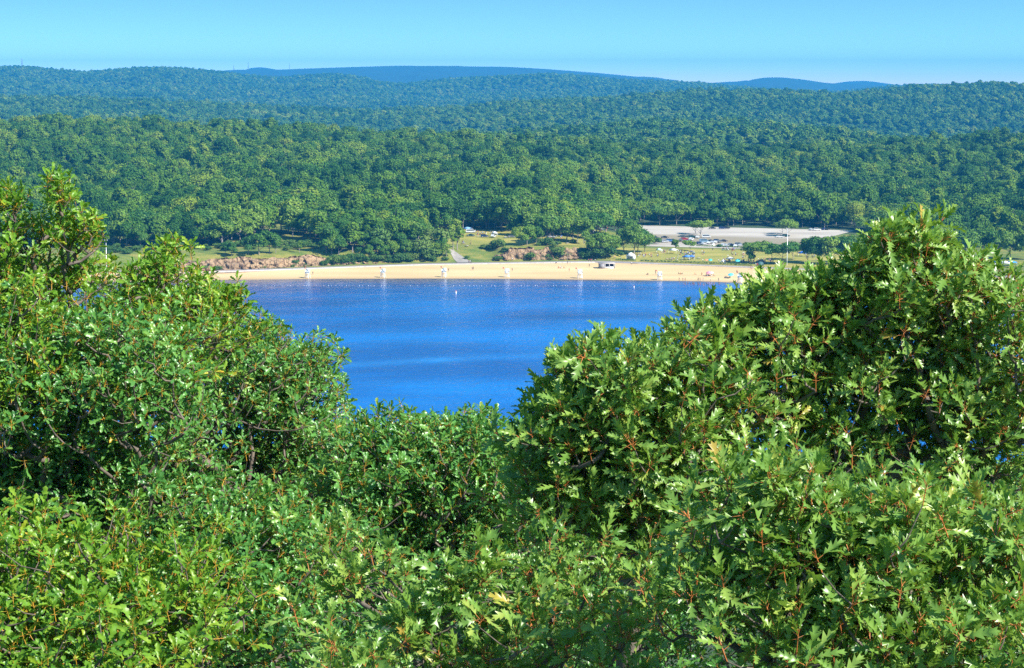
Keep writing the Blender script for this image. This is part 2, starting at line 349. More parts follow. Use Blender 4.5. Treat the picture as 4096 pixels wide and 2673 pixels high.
def hxy(x, y):
    y_ = np.maximum(np.asarray(y, float), 1.0); return hgt_at(np.asarray(x, float) / y_, y_)
def pick(X, Y, start=900.0, end=2600.0):
    """ground point seen at a pixel"""
    r = ray(X, Y); r = r / r[1]; ys = np.arange(start, end, .5)
    zs = H + r[2] * ys; hs_ = hgt_at(np.full_like(ys, r[0]), ys); i = np.argmax(hs_ >= zs)
    if hs_[i] < zs[i]: i = len(ys) - 1
    return np.array([r[0] * ys[i], ys[i], hs_[i]])
def ground(X, Y): p = pick(X, Y); return (float(p[0]), float(p[1]), float(p[2]))

# ------------------------------------------------------------------ the setting
AC = np.linspace(-.46, .46, 521)
subs = [3, 6, 10, 8, 3, 3, 3, 12, 1, 2, 2, 5, 8, 5, 8, 20, 20, 12, 22, 8, 28, 10, 36, 12, 30, 10, 14, 4]
Yk, Zk, _ = profile(AC)
rows = []; band = []
for k, n in enumerate(subs):
    for j in range(n): rows.append(Yk[k] + (Yk[k + 1] - Yk[k]) * j / n); band.append(k)
rows.append(Yk[-1]); YY = np.array(rows); AA = np.broadcast_to(AC, YY.shape)
AY = np.maximum(YY, 0)
ZZ = hgt_at(AA, YY).reshape(YY.shape)
XX = AA * np.where(YY < 1200, np.maximum(YY, 260), YY)
near = YY < 1000
XX = np.where(YY < 400, AC[None, :] * 900, np.where(YY < 900, AC[None, :] * (900 + (YY - 400) * 0), AA * YY))
GV = np.stack([XX, YY, ZZ], -1); nr_, nc_ = YY.shape
idx = np.arange(nr_ * nc_).reshape(nr_, nc_)
quads = np.stack([idx[:-1, :-1], idx[:-1, 1:], idx[1:, 1:], idx[1:, :-1]], -1); bandA = np.array(band)
def zone(name, ks, material, **kw):
    q = quads[np.isin(bandA, ks)].reshape(-1, 4); u, inv = np.unique(q, return_inverse=True)
    att = {k: ('FLOAT', v.ravel()[u]) for k, v in kw.items()}
    o = mk(name, GV.reshape(-1, 3)[u], inv.reshape(-1, 4), material, smooth=True, attrs=att); o['kind'] = 'structure'; return o
ysA, ypA = Yk[7], Yk[8]
wet = np.clip(1 - (YY - ysA) / 11, 0, 1) ** 1.3
zone('near_hillside', [0, 1, 2, 3, 4], M['floor'])
zone('lake_bed', [5, 6], M['bed'])
zone('beach_sand', [7], M['sand'], wet=wet)
zone('promenade', [8, 9], M['asphalt'])
zone('grass_bank', [10, 11, 12, 13], M['meadow'])
zone('forest_ground', [14, 15, 16, 17, 18, 19, 20, 21, 22, 23], M['floor'])
zone('distant_hills', [24, 25, 26, 27], M['hill'])
# lake surface
wy = np.concatenate([np.linspace(300, 900, 12), np.linspace(920, 1000, 10)])
tW = np.linspace(0, 1, 230); WY = np.array([300 + (ysA + 3 - 300) * (1 - (1 - t_) ** 2.2) for t_ in tW]); WX = AC[None] * np.where(WY < 900, 900, WY)
edge = ysA[None] - WY
shw = 26 * (1 - .62 * sst((AC - a_of(1500)) / .12)); sh = .72 * np.exp(-(np.clip(edge, 0, None) / shw[None]) ** 1.6)
def seg(P1, P2, wd_):
    (x1, y1), (x2, y2) = P1, P2; t_ = np.clip(((WX - x1) * (x2 - x1) + (WY - y1) * (y2 - y1)) / ((x2 - x1) ** 2 + (y2 - y1) ** 2), 0, 1)
    return np.exp(-(((WX - x1 - t_ * (x2 - x1)) ** 2 + ((WY - y1 - t_ * (y2 - y1))) ** 2) / wd_ ** 2))
def wp(X, Y): r = ray(X, Y); q = r / -r[2] * H; return q[0], q[1]
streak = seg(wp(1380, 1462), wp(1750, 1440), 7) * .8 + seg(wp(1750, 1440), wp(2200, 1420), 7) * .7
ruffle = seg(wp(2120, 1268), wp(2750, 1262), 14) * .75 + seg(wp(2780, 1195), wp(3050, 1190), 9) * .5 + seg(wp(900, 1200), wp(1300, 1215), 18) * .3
iw = np.arange(WY.size).reshape(WY.shape); q = np.stack([iw[:-1, :-1], iw[:-1, 1:], iw[1:, 1:], iw[1:, :-1]], -1).reshape(-1, 4)
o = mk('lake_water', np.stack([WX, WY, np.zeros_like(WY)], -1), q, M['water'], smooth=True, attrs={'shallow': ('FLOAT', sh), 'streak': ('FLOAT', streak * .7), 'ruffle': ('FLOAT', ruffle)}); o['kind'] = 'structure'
# lawn and parking lot: sheets laid on the flat ground on the right
def sheet(name, poly_rows, material, dz, n=60, attr=None, kind='structure'):
    """poly_rows: far-to-near list of (Xleft,Yleft,Xright,Yright) pixel pairs"""
    V = []; A_ = []
    for (xl, yl, xr, yr, av) in poly_rows:
        pl = pick(xl, yl); pr = pick(xr, yr)
        for i in range(n):
            p = pl + (pr - pl) * i / (n - 1); V.append((p[0], p[1], float(hxy(p[0], p[1])[0]) + dz)); A_.append(av)
    k = len(poly_rows); ii = np.arange(k * n).reshape(k, n); q = np.stack([ii[:-1, :-1], ii[:-1, 1:], ii[1:, 1:], ii[1:, :-1]], -1).reshape(-1, 4)
    o = mk(name, V, q, material, smooth=True, attrs={attr: ('FLOAT', A_)} if attr else None); o['kind'] = kind; return o
def lerp_rows(r, n):
    out = []
    for i in range(len(r) - 1):
        for j in range(n): out.append(tuple(r[i][c] + (r[i + 1][c] - r[i][c]) * j / n for c in range(5)))
    return out + [r[-1]]
sheet('parking_lot', lerp_rows([(2500, 899, 3420, 923, 0.), (2520, 930, 3300, 955, 0.), (2540, 940, 3290, 962, .9), (2560, 958, 3290, 985, 1.), (2570, 975, 3280, 992, .25), (2590, 986, 3270, 1003, 0.)], 4), M['lot'], .12, attr='road')
sheet('lawn', lerp_rows([(2470, 986.5, 3500, 1010, 0), (2440, 1044, 3500, 1086, 0)], 12), M['lawn'], .06)
sheet('gravel_track', lerp_rows([(1792, 1002, 1812, 1001, 0), (1806, 1020, 1838, 1019, 0), (1815, 1038, 1862, 1036, 0), (1830, 1052, 1885, 1050, 0)], 4), M['gravel'], .15, n=6)
sheet('picnic_lawn', lerp_rows([(1640, 925, 2360, 925, 0), (1700, 975, 2340, 985, 0)], 8), M['lawn'], .10, n=80)
sheet('dirt_clearing', lerp_rows([(2290, 778, 2350, 776, 0), (2296, 790, 2352, 788, 0)], 3), M['asphalt'], 3.0, n=8)

# ------------------------------------------------------------------ tree prototypes
def leaf_cards(P, Nn, size, rnd):
    """small leaf-spray quads at P facing roughly Nn"""
    n = len(P); d, u, v = frames(Nn)
    th = rng.random(n) * 6.283; c = np.cos(th)[:, None]; s = np.sin(th)[:, None]; uu = u * c + v * s; vv = v * c - u * s
    sz = (size * (.6 + .8 * rng.random(n)))[:, None]
    V = np.stack([P - uu * sz, P - vv * sz * .55 + d * sz * .15, P + uu * sz, P + vv * sz * .55 - d * sz * .12], 1)
    return V.reshape(-1, 3), np.arange(4 * n).reshape(n, 4), np.repeat(rnd, 4)
def crown_arrays(seed, h, r, nl, cards, size, flatness=.8, base=.35, spread=1.0, lobe_r=.42):
    g = np.random.default_rng(seed); P = []; Nn = []; rn = []
    for i in range(nl):
        th = g.random() * 6.283; q = math.sqrt(g.random()) * .72 * spread; zt = g.random() ** .8
        wd = math.sqrt(max(.12, 1 - (zt * 1.05 - .25) ** 2)) if spread == 1.0 else 1
        c = np.array([math.cos(th) * q * r * wd, math.sin(th) * q * r * wd, h * (base + (1 - base) * (.18 + .66 * zt) * (1 - .25 * q))])
        lr = r * lobe_r * (.7 + .6 * g.random()); k = int(cards * (lr / (r * lobe_r)) ** 2); lv = g.random()
        dd = g.normal(size=(k, 3)); dd /= np.linalg.norm(dd, axis=1, keepdims=True); dd[:, 2] = np.where(dd[:, 2] < -.45, -dd[:, 2], dd[:, 2])
        rad = lr * (.62 + .42 * g.random(k))[:, None] * (1 + .25 * np.sin(dd[:, :1] * 7 + i) * np.cos(dd[:, 1:2] * 6))
        P.append(c + dd * rad * np.array([1, 1, flatness])); Nn.append(dd + g.normal(size=(k, 3)) * .38 + np.array([0, 0, .25])); rn.append(np.clip(.5 * lv + .5 * g.random(k), 0, 1))
    return leaf_cards(np.concatenate(P), np.concatenate(Nn), size, np.concatenate(rn))
def trunk_mb(seed, h, r, base=.35, tr=.22, spread=1.0, n=9):
    g = np.random.default_rng(seed + 99); mb = MB(); p = np.array([0, 0, -.6]); pts = [p]
    for k in range(5):
        p = np.array([g.normal() * .04 * h * k / 5, g.normal() * .04 * h * k / 5, h * .72 * (k + 1) / 5]); pts.append(p)
    for k in range(5): mb.tube(pts[k], pts[k + 1], tr * (1 - .16 * k), tr * (1 - .16 * (k + 1)), 7)
    for k in range(n):
        b = pts[1 + k % 4] * .7 + pts[2 + k % 4] * .3 if k % 4 < 3 else pts[4]; th = g.random() * 6.283; q = r * (.45 + .3 * g.random()) * spread
        e = np.array([math.cos(th) * q, math.sin(th) * q, min(h * .9, b[2] + h * (.12 + .25 * g.random()))]); mdl = (b + e) / 2 + np.array([0, 0, h * .03])
        mb.tube(b, mdl, tr * .42, tr * .28, 5); mb.tube(mdl, e, tr * .28, tr * .08, 5)
    return mb
PROTO = {}
def tree_proto(key, seed, h, r, nl, cards, size, lm, base=.3, spread=1.0, flatness=.8, tr=.24, lobe=.42):
    V, Q, rn = crown_arrays(seed, h, r, nl, cards, size, flatness, base, spread, lobe)
    cr = mk('crown', V, Q, M[lm], attrs={'rnd': ('FLOAT', rn)}, link=False).data
    mb = trunk_mb(seed, h, r, base, tr, spread); tk = mk('trunk', np.concatenate(mb.V), [np.concatenate(mb.Q), np.concatenate(mb.T)], M['bark_grey'], link=False).data
    PROTO[key] = (tk, cr, h, r)
for i in range(5): tree_proto(f'round{i}', 100 + i, 13.0, 5.4 + .3 * (i % 3), 15, 330, .42, 'park_leaf', .22)
for i in range(3): tree_proto(f'forest{i}', 140 + i, 14.5, 5.2, 14, 260, .46, 'far_leaf', .28)
for i in range(2): tree_proto(f'spread{i}', 120 + i, 8.5, 5.8, 12, 260, .36, 'park_leaf', .50, 1.15, .62, .16, .38)
tree_proto('oval0', 131, 14.0, 3.2, 13, 220, .38, 'park_leaf', .12)
for i in range(4): tree_proto(f'bush{i}', 160 + i, 3.0, 2.3, 8, 150, .24, 'bush_leaf', .02, .9, .75, .05, .48)
def place_tree(key, loc, s, label, group, name='tree', rz=None, sz=None):
    tk, cr, h, r = PROTO[key]; e = empty(name, loc, random.random() * 6.28 if rz is None else rz); e.scale = (s, s, sz or s * random.uniform(.9, 1.1))
    a = bpy.data.objects.new('trunk' if name != 'bush' else 'stem', tk); C.objects.link(a); a.parent = e
    b = bpy.data.objects.new('crown' if name != 'bush' else 'foliage', cr); C.objects.link(b); b.parent = e
    tag(e, label, 'tree' if name != 'bush' else 'bush', group); return e

# ---- instanced forest masses (stuff)
def stuff_forest(name, pts, protos, scl, label, zs=1.0):
    """a mesh of points that a geometry node group turns into trees"""
    n = len(pts)
    me = bpy.data.meshes.new(name); me.vertices.add(n); me.vertices.foreach_set('co', np.asarray(pts, np.float32).ravel())
    for k, dt, arr in (('pidx', 'INT', rng.integers(0, len(protos), n).astype(np.int32)), ('rotz', 'FLOAT', (rng.random(n) * 6.283).astype(np.float32)), ('scl', 'FLOAT', scl.astype(np.float32))):
        x = me.attributes.new(k, dt, 'POINT'); x.data.foreach_set('value', arr)
    o = bpy.data.objects.new(name, me); C.objects.link(o)
    ng = bpy.data.node_groups.new(name + '_nodes', 'GeometryNodeTree')
    ng.interface.new_socket('Geometry', in_out='INPUT', socket_type='NodeSocketGeometry'); ng.interface.new_socket('Geometry', in_out='OUTPUT', socket_type='NodeSocketGeometry')
    gi = ng.nodes.new('NodeGroupInput'); go = ng.nodes.new('NodeGroupOutput'); jn = ng.nodes.new('GeometryNodeJoinGeometry'); ip = ng.nodes.new('GeometryNodeInstanceOnPoints')
    for p in protos:
        oi = ng.nodes.new('GeometryNodeObjectInfo'); oi.inputs['Object'].default_value = p; oi.inputs['As Instance'].default_value = True
        ng.links.new(oi.outputs['Geometry'], jn.inputs[0])
    def attr(nm, ty):
        a = ng.nodes.new('GeometryNodeInputNamedAttribute'); a.data_type = ty; a.inputs['Name'].default_value = nm; return a.outputs['Attribute']
    ip.inputs['Pick Instance'].default_value = True
    cb = ng.nodes.new('ShaderNodeCombineXYZ'); ng.links.new(attr('rotz', 'FLOAT'), cb.inputs[2])
    ng.links.new(gi.outputs[0], ip.inputs['Points']); ng.links.new(jn.outputs[0], ip.inputs['Instance']); ng.links.new(attr('pidx', 'INT'), ip.inputs['Instance Index'])
    ng.links.new(cb.outputs[0], ip.inputs['Rotation']); ng.links.new(attr('scl', 'FLOAT'), ip.inputs['Scale']); ng.links.new(ip.outputs[0], go.inputs[0])
    md = o.modifiers.new('forest', 'NODES'); md.node_group = ng
    tag(o, label, 'forest', None, 'stuff'); return o
def merged_proto(key, seed, h, r, nl, cards, size, base=.15):
    V, Q, rn = crown_arrays(seed, h, r, nl, cards, size, .8, base)
    mb = trunk_mb(seed, h, r, base, .22, 1.0, 4); TV = np.concatenate(mb.V); TQ = np.concatenate(mb.Q); TT = np.concatenate(mb.T)
    VV = np.concatenate([V, TV]); mi = [0] * len(Q) + [1] * len(TQ) + [1] * len(TT)
    return mk('forest_tree_' + key, VV, [np.concatenate([Q, TQ + len(V)]), TT + len(V)], [M['far_leaf'], M['bark_grey']], mi=mi, attrs={'rnd': ('FLOAT', np.concatenate([rn, np.zeros(len(TV))]))}, link=False)
FP = [merged_proto(f'a{i}', 300 + i, h_, r_, int(13 * (r_ / 5.3)), 230, .46) for i, (h_, r_) in enumerate([(12, 4.8), (15.5, 5.6), (13, 7.0), (17.5, 4.6), (10.5, 4.0), (14, 6.2), (16, 7.6)])]
FQ = [merged_proto(f'b{i}', 330 + i, 13.0, 6.0, 11, 90, .85) for i in range(4)]
def scatter(y0, y1, sp, a0=-.33, a1=.33, jit=.42):
    out = []; y = y0
    while y < y1:
        n = int((a1 - a0) * y / sp); a = a0 + (np.arange(n) + rng.uniform(-jit, jit, n)) * sp / y; out.append(np.stack([a, y + rng.uniform(-jit, jit, n) * sp], 1)); y += sp * .9
    return np.concatenate(out)

# ------------------------------------------------------------------ forest masses and single trees
pts = scatter(1080, 2060, 9.6); x = pts[:, 0] * pts[:, 1]; y = pts[:, 1]; z = hxy(x, y)
px, py = project(np.stack([x, y, z], 1))
foot = np.interp(px, [-900, 540, 620, 700, 900, 1000, 1090, 1170, 1240, 1320, 1450, 1560, 1640, 1700, 1800, 1850, 2040, 2060, 2360, 2400, 2500, 3430, 3480, 3560, 5200], [1035, 1032, 1010, 995, 980, 962, 940, 940, 960, 1008, 1012, 1012, 985, 960, 928, 922, 922, 950, 948, 925, 893, 917, 925, 990, 1010])
clear2 = ((abs(px - 2320) < 38) & (py > 784) & (py < 812)) | ((abs(px - 1120) < 45) & (py > 902) & (py < 945))
keep = (py < foot) & ~clear2
X3 = np.stack([x, y, z - .3], 1)[keep]; PX = px[keep]; PY = py[keep]; Yk_ = X3[:, 1]
order = np.argsort(Yk_ + 1e6 * ((PX < -60) | (PX > 4160)))
NS = 130
sing, rest = order[:NS], order[NS:]
for n_, i in enumerate(sing):
    k = random.choice(['forest0', 'forest1', 'forest2', 'round1', 'round3'])
    side = next(lb for lim_x, lb in [(-60, 'beyond the left edge, behind the sparse oak'), (620, 'seen past the sparse upper left oak'), (900, 'above the left end of the meadow bank'), (1240, 'above the small dry clearing over the left rocks'), (1560, 'above the right end of the left rocks'), (1830, 'above the wooded bank left of the gravel track'), (2080, 'behind the open grass right of the gravel track'), (2400, 'above the slim trunks behind the rock faces'), (2760, 'along the far edge of the parking lot, left third'), (3100, 'along the far edge of the parking lot, middle'), (3500, 'along the far edge of the parking lot, right third'), (99999, 'right of the parking lot behind the tall red oak')] if PX[i] < lim_x)
    place_tree(k, X3[i], random.uniform(.85, 1.35), 'broadleaf tree at the woods edge ' + side, 'trees at the woods edge ' + side)
sc_ = rng.uniform(.6, 1.2, len(rest)) + (rng.random(len(rest)) > .72) * .42
stuff_forest('forest', X3[rest], FP, sc_, 'dense green broadleaf forest covering the slope behind the beach')
pts = scatter(2400, 4620, 12.2); x = pts[:, 0] * pts[:, 1]; y = pts[:, 1]; z = hxy(x, y)
stuff_forest('far_forest', np.stack([x, y, z - 4], 1), FQ, rng.uniform(.75, 1.35, len(x)) + (rng.random(len(x)) > .75) * .5, 'bluish green forest on the second line of hills')
pts = scatter(5150, 8120, 20); x = pts[:, 0] * pts[:, 1]; y = pts[:, 1]; z = hxy(x, y)
stuff_forest('hazy_forest', np.stack([x, y, z - 12], 1), FQ, rng.uniform(1.3, 2.1, len(x)), 'hazy blue forest on the third line of hills')
# wooded hillside below the lookout
pp = []
for yy in np.arange(62, 425, 7.0):
    for xx in np.arange(-60 - yy * .42, 60 + yy * .42, 7.5):
        pp.append((xx + rng.uniform(-3, 3), yy + rng.uniform(-3, 3)))
pp = np.array(pp); zz = hxy(pp[:, 0], pp[:, 1]); top = zz + 15
pxx, pyy = project(np.stack([pp[:, 0], pp[:, 1], top], 1)); keep = (pyy > 1690) & (zz > 2)
stuff_forest('hillside_forest', np.stack([pp[:, 0], pp[:, 1], zz], 1)[keep], [bpy.data.objects.new('proto_' + k, PROTO[k][1]) for k in ('forest0', 'forest1', 'forest2')], rng.uniform(.8, 1.05, keep.sum()), 'oak forest falling away to the lake below the lookout')

def T(X, Y, hpx, key, label, group, name='tree', w=1.0):
    """a tree whose foot is seen at X,Y and which looks hpx pixels tall"""
    p = pick(X, Y); s = hpx * (1.34 if key[0] in 'rf' else 1.22) / F * p[1] / PROTO[key][2]
    e = place_tree(key, (p[0], p[1], p[2] - .1), s * w, label, group, name, sz=s); return e
r1x = lambda x: 2500 + x / 2.38; ry = lambda y: 780 + y / 2.38
r2x = lambda x: 1600 + x / 2.38
r3x = lambda x: 700 + x / 2.38
# lone trees on and around the parking lot and lawn
for (x, y, h, k, lab) in [
    (670, 375, 48, 'spread0', 'left one of two small flat-topped trees on the parking lot beside the white van'),
    (718, 400, 56, 'spread1', 'right one of two small flat-topped trees on the parking lot, nearer the white van'),
    (1498, 372, 40, 'spread1', 'smaller flat-topped tree on the parking lot left of the tall white pole'),
    (1548, 395, 58, 'spread0', 'wide flat-topped tree on the parking lot behind the tall white pole'),
    (880, 300, 60, 'round0', 'bushy tree at the far edge of the parking lot over dark cars'),
    (980, 298, 62, 'round2', 'bushy tree at the far edge of the parking lot right of dark cars'),
    (330, 288, 72, 'spread0', 'broad pale green tree at the far left corner of the parking lot'),
    (490, 285, 75, 'spread1', 'broad pale green tree second from the far left corner of the parking lot'),
    (480, 522, 32, 'round1', 'small round tree at the lawn edge between parked cars and the crowd'),
    (620, 532, 34, 'spread1', 'small spreading tree over the crowd at the upper edge of the lawn'),
    (895, 498, 14, 'bush0', 'small round shrub by the hedge between lot and lawn'),
    (300, 470, 22, 'bush1', 'small shrub among the cars at the left end of the lot'),
    (1228, 650, 72, 'spread1', 'spreading tree at the right of the lawn standing over picnickers'),
    (1190, 655, 42, 'round3', 'small dark round tree at the right of the lawn'),
    (1180, 520, 22, 'bush2', 'low rounded tree clump at the lot edge above the lawn'),
    (1270, 522, 28, 'bush3', 'taller rounded tree clump at the lot edge above the lawn'),
    (1400, 655, 66, 'spread0', 'broad tree left of the tall white pole above the beach'),
    (1500, 660, 72, 'spread1', 'broad tree at the foot of the tall white pole'),
    (1600, 620, 60, 'spread0', 'broad tree right of the tall white pole'),
    (1740, 640, 76, 'round1', 'big round tree left in the clump at the right end of the beach'),
    (1850, 655, 91, 'round0', 'big round tree in the middle of the clump at the right end of the beach'),
    (1960, 662, 95, 'round2', 'biggest round tree of the clump at the right end of the beach'),
    (2080, 665, 92, 'round4', 'big round tree right in the clump at the right end of the beach'),
    (2190, 650, 89, 'round3', 'round tree half behind oak leaves at the right end of the beach'),
    (2330, 420, 70, 'spread1', 'spreading tree at the far right corner of the parking lot')]:
    T(r1x(x), ry(y), h, k, lab, None, 'bush' if k.startswith('bush') else 'tree')
for (x, y, h) in [(3560, 1060, 112), (3660, 1062, 118), (3760, 1050, 110), (3860, 1045, 100), (3950, 1040, 96), (4040, 1036, 92), (4120, 1040, 95), (3700, 985, 60), (3840, 980, 55), (3960, 975, 50), (4080, 985, 52)]:
    T(x, y, h, random.choice(['round0', 'round2', 'round4', 'round1']), 'round green tree behind the right oak, beyond the end of the beach', 'trees beyond the right end of the beach')
# trees left of the lawn, round the party tent
for (x, y, h, k, lab) in [
    (1830, 598, 76, 'round0', 'bright green round tree left of the white party tent'),
    (1930, 595, 84, 'round2', 'broad bright green tree on the bank behind the lifeguard hut'),
    (2030, 590, 70, 'round4', 'green tree between the lifeguard hut and the party tent'),
    (2130, 560, 80, 'round1', 'dark green tree just behind the white party tent'),
    (2230, 570, 95, 'round3', 'dark green tree right behind the white party tent'),
    (2265, 555, 84, 'round0', 'dark green tree at the left end of the parking lot'),
    (2330, 545, 74, 'round2', 'last dark green tree before the lawn, left of the parked cars'),
    (2180, 470, 84, 'round4', 'tall tree behind the party tent at the near left corner of the lot'),
    (2180, 440, 100, 'round1', 'tall tree over the picnic crowd left of the lot'),
    (2080, 420, 96, 'round3', 'tree with pale trunk over the picnic crowd'),
    (545, 525, 118, 'oval0', 'tall dark narrow tree beside the top of the gravel track'),
    (505, 530, 100, 'oval0', 'dark narrow tree left of the gravel track'),
    (1210, 480, 66, 'round2', 'low broad tree behind the pink rock outcrop'),
    (1130, 482, 62, 'round0', 'low dark tree behind the left end of the pink rock outcrop'),
    (1300, 470, 58, 'round1', 'bright green low tree behind the pink rock outcrop')]:
    T(r2x(x), ry(y), h, k, lab, None)
for (x, y) in [(1400, 460), (1455, 440), (1590, 455), (1530, 400), (1690, 450), (1750, 470), (1640, 400), (1830, 430), (1900, 395), (1960, 380), (1340, 410), (1250, 395), (1820, 350), (1700, 345), (1560, 340), (1440, 345), (1300, 340), (1950, 310), (2050, 340)]:
    T(r2x(x), ry(y), random.uniform(70, 105), random.choice(['round0', 'round1', 'round3', 'spread0', 'round4']), 'slim-trunked green tree shading the picnic lawn above the rock outcrop', 'trees shading the picnic lawn')
for (x, y) in [(60, 400), (-20, 360), (170, 330), (240, 330), (330, 330), (390, 345), (290, 300), (60, 300), (450, 330), (560, 300), (700, 320), (640, 290), (760, 300), (820, 330), (900, 330), (970, 340), (1040, 350), (860, 290), (980, 290), (1120, 330), (1180, 300)]:
    T(r2x(x), ry(y), random.uniform(75, 112), random.choice(['round0', 'round1', 'round2', 'round3', 'round4', 'forest0']), 'green tree at the back of the picnic lawn beyond the gravel track', 'trees at the back of the picnic lawn')
# wooded bank left of the gravel track and woods above the left rocks
for (x, y, h) in [(440, 600, 44), (390, 560, 52), (330, 600, 50), (270, 620, 42), (200, 590, 58), (130, 610, 50), (60, 600, 60), (0, 560, 70), (-60, 600, 56), (-140, 620, 48), (-220, 590, 60), (-300, 610, 46), (20, 500, 74), (100, 500, 82), (180, 510, 80), (260, 480, 70), (330, 510, 66), (400, 520, 50), (-80, 500, 78), (-180, 520, 74), (-260, 500, 70), (-340, 540, 60), (-390, 600, 34), (140, 420, 70), (-40, 430, 84), (-150, 440, 88), (-250, 430, 86)]:
    T(r2x(x), ry(y), h, random.choice(['round0', 'round1', 'round2', 'round3', 'round4', 'bush1']), 'dense green tree on the wooded bank left of the gravel track', 'trees on the bank left of the gravel track')
for (x, y, h, k, lab) in [
    (1490, 585, 62, 'round3', 'dark tree at the right foot of the left meadow'), (1440, 560, 86, 'round1', 'very dark tall tree right of the left meadow'), (1560, 590, 70, 'round0', 'green tree right of the dark tree by the left meadow'),
    (1185, 555, 48, 'oval0', 'narrow young tree alone on the left meadow'),
    (700, 570, 62, 'round2', 'green rounded tree on the left part of the meadow bank'), (800, 575, 70, 'round4', 'bigger green rounded tree on the meadow bank above the rocks'), (900, 560, 76, 'round0', 'tallest rounded tree on the meadow bank above the rocks'), (960, 555, 52, 'round1', 'green tree at the right of the rounded group on the meadow bank'),
    (540, 590, 46, 'round3', 'low dark rounded tree at the left end of the meadow bank'), (480, 570, 40, 'round1', 'low rounded tree left on the meadow bank')]:
    T(r3x(x), ry(y), h, k, lab, None)
for (x, y) in [(120, 470), (200, 480), (290, 470), (380, 470), (450, 490), (30, 480), (-60, 470), (-150, 480), (-240, 470), (-330, 470), (540, 450), (620, 440), (680, 420), (760, 410), (830, 400), (1220, 420), (1290, 430), (1340, 450), (1400, 440), (1120, 400), (1640, 470), (1700, 450), (1780, 440), (1850, 460), (1920, 450), (2000, 460), (2080, 450), (1600, 420), (1480, 400), (900, 370), (1010, 350), (1080, 370), (-420, 480), (-520, 490), (-600, 480)]:
    T(r3x(x), ry(y), random.uniform(84, 118), random.choice(['round0', 'round1', 'round2', 'round3', 'forest0', 'forest1', 'forest2']), 'green tree at the edge of the woods above the left rocks and meadow', 'trees at the edge of the left woods')
# bushes
for (x, y, h, k, lab) in [(245, 655, 14, 'bush0', 'small dark bush at the foot of the left rocks'), (405, 655, 16, 'bush1', 'second small dark bush at the foot of the left rocks')]:
    T(r3x(x * 2.38 / 2.644 + 0) + 300 - 0, ry(y) - 3, h, k, lab, None, 'bush')
for (x, y, h, lab) in [(895, 508, 24, 'dark bush at the left top of the pink rock outcrop'), (810, 510, 18, 'low dark bush left of the pink rock outcrop'), (940, 500, 26, 'bush on top of the left shoulder of the rock outcrop'), (640, 612, 12, 'tiny round bush beside the gravel track'), (940, 628, 20, 'low wide bush at the foot of the pink rocks'), (1250, 615, 30, 'dark bush in the cleft of the pink rocks'), (1400, 615, 18, 'round green bush at the foot of the pink rocks'), (1340, 480, 22, 'bush on the top edge of the pink rocks'), (1500, 590, 34, 'tall bush between the two rock faces'), (1480, 500, 20, 'bush above the gap between the rock faces'), (1740, 560, 26, 'grey-green bush on the right end of the grey rock'), (1770, 600, 26, 'low bush at the right foot of the grey rock'), (1600, 595, 16, 'small bush at the foot of the grey rock'), (1400, 480, 26, 'bush over the pink rock peak'), (2080, 585, 18, 'dark clipped oval bush left of the party tent'), (1010, 545, 16, 'small bush growing on the pink rock face'), (1420, 550, 14, 'small bush on the rock face near its right peak'), (1650, 460, 14, 'bright bush on the grass behind the grey rock'), (1870, 600, 34, 'dark purple-shaded bush behind the lifeguard hut'), (1960, 600, 36, 'green bush behind the lifeguard hut roof')]:
    T(r2x(x), ry(y), h, 'bush%d' % random.randint(0, 3), lab, None, 'bush', 1.25)
for i in range(80):
    x = random.uniform(r3x(-700), r3x(1560)); y = 1004 - 24 * math.sin((x - 780) / 800 * 3.1) * random.random() - random.uniform(0, 22) + (x > 1300) * 18
    T(x, y, random.uniform(9, 24), 'bush%d' % random.randint(0, 3), 'scrubby bush on the grassy bank above the left rocks', 'bushes on the grassy bank above the left rocks', 'bush', 1.3)
for i in range(34):
    x = random.uniform(r3x(1500), r2x(470)); y = np.interp(x, [1330, 1800], [1056, 1046]) - random.uniform(0, 14)
    T(x, y, random.uniform(12, 26), 'bush%d' % random.randint(0, 3), 'bright low bush at the foot of the wooded bank along the promenade', 'bushes at the foot of the wooded bank', 'bush', 1.3)

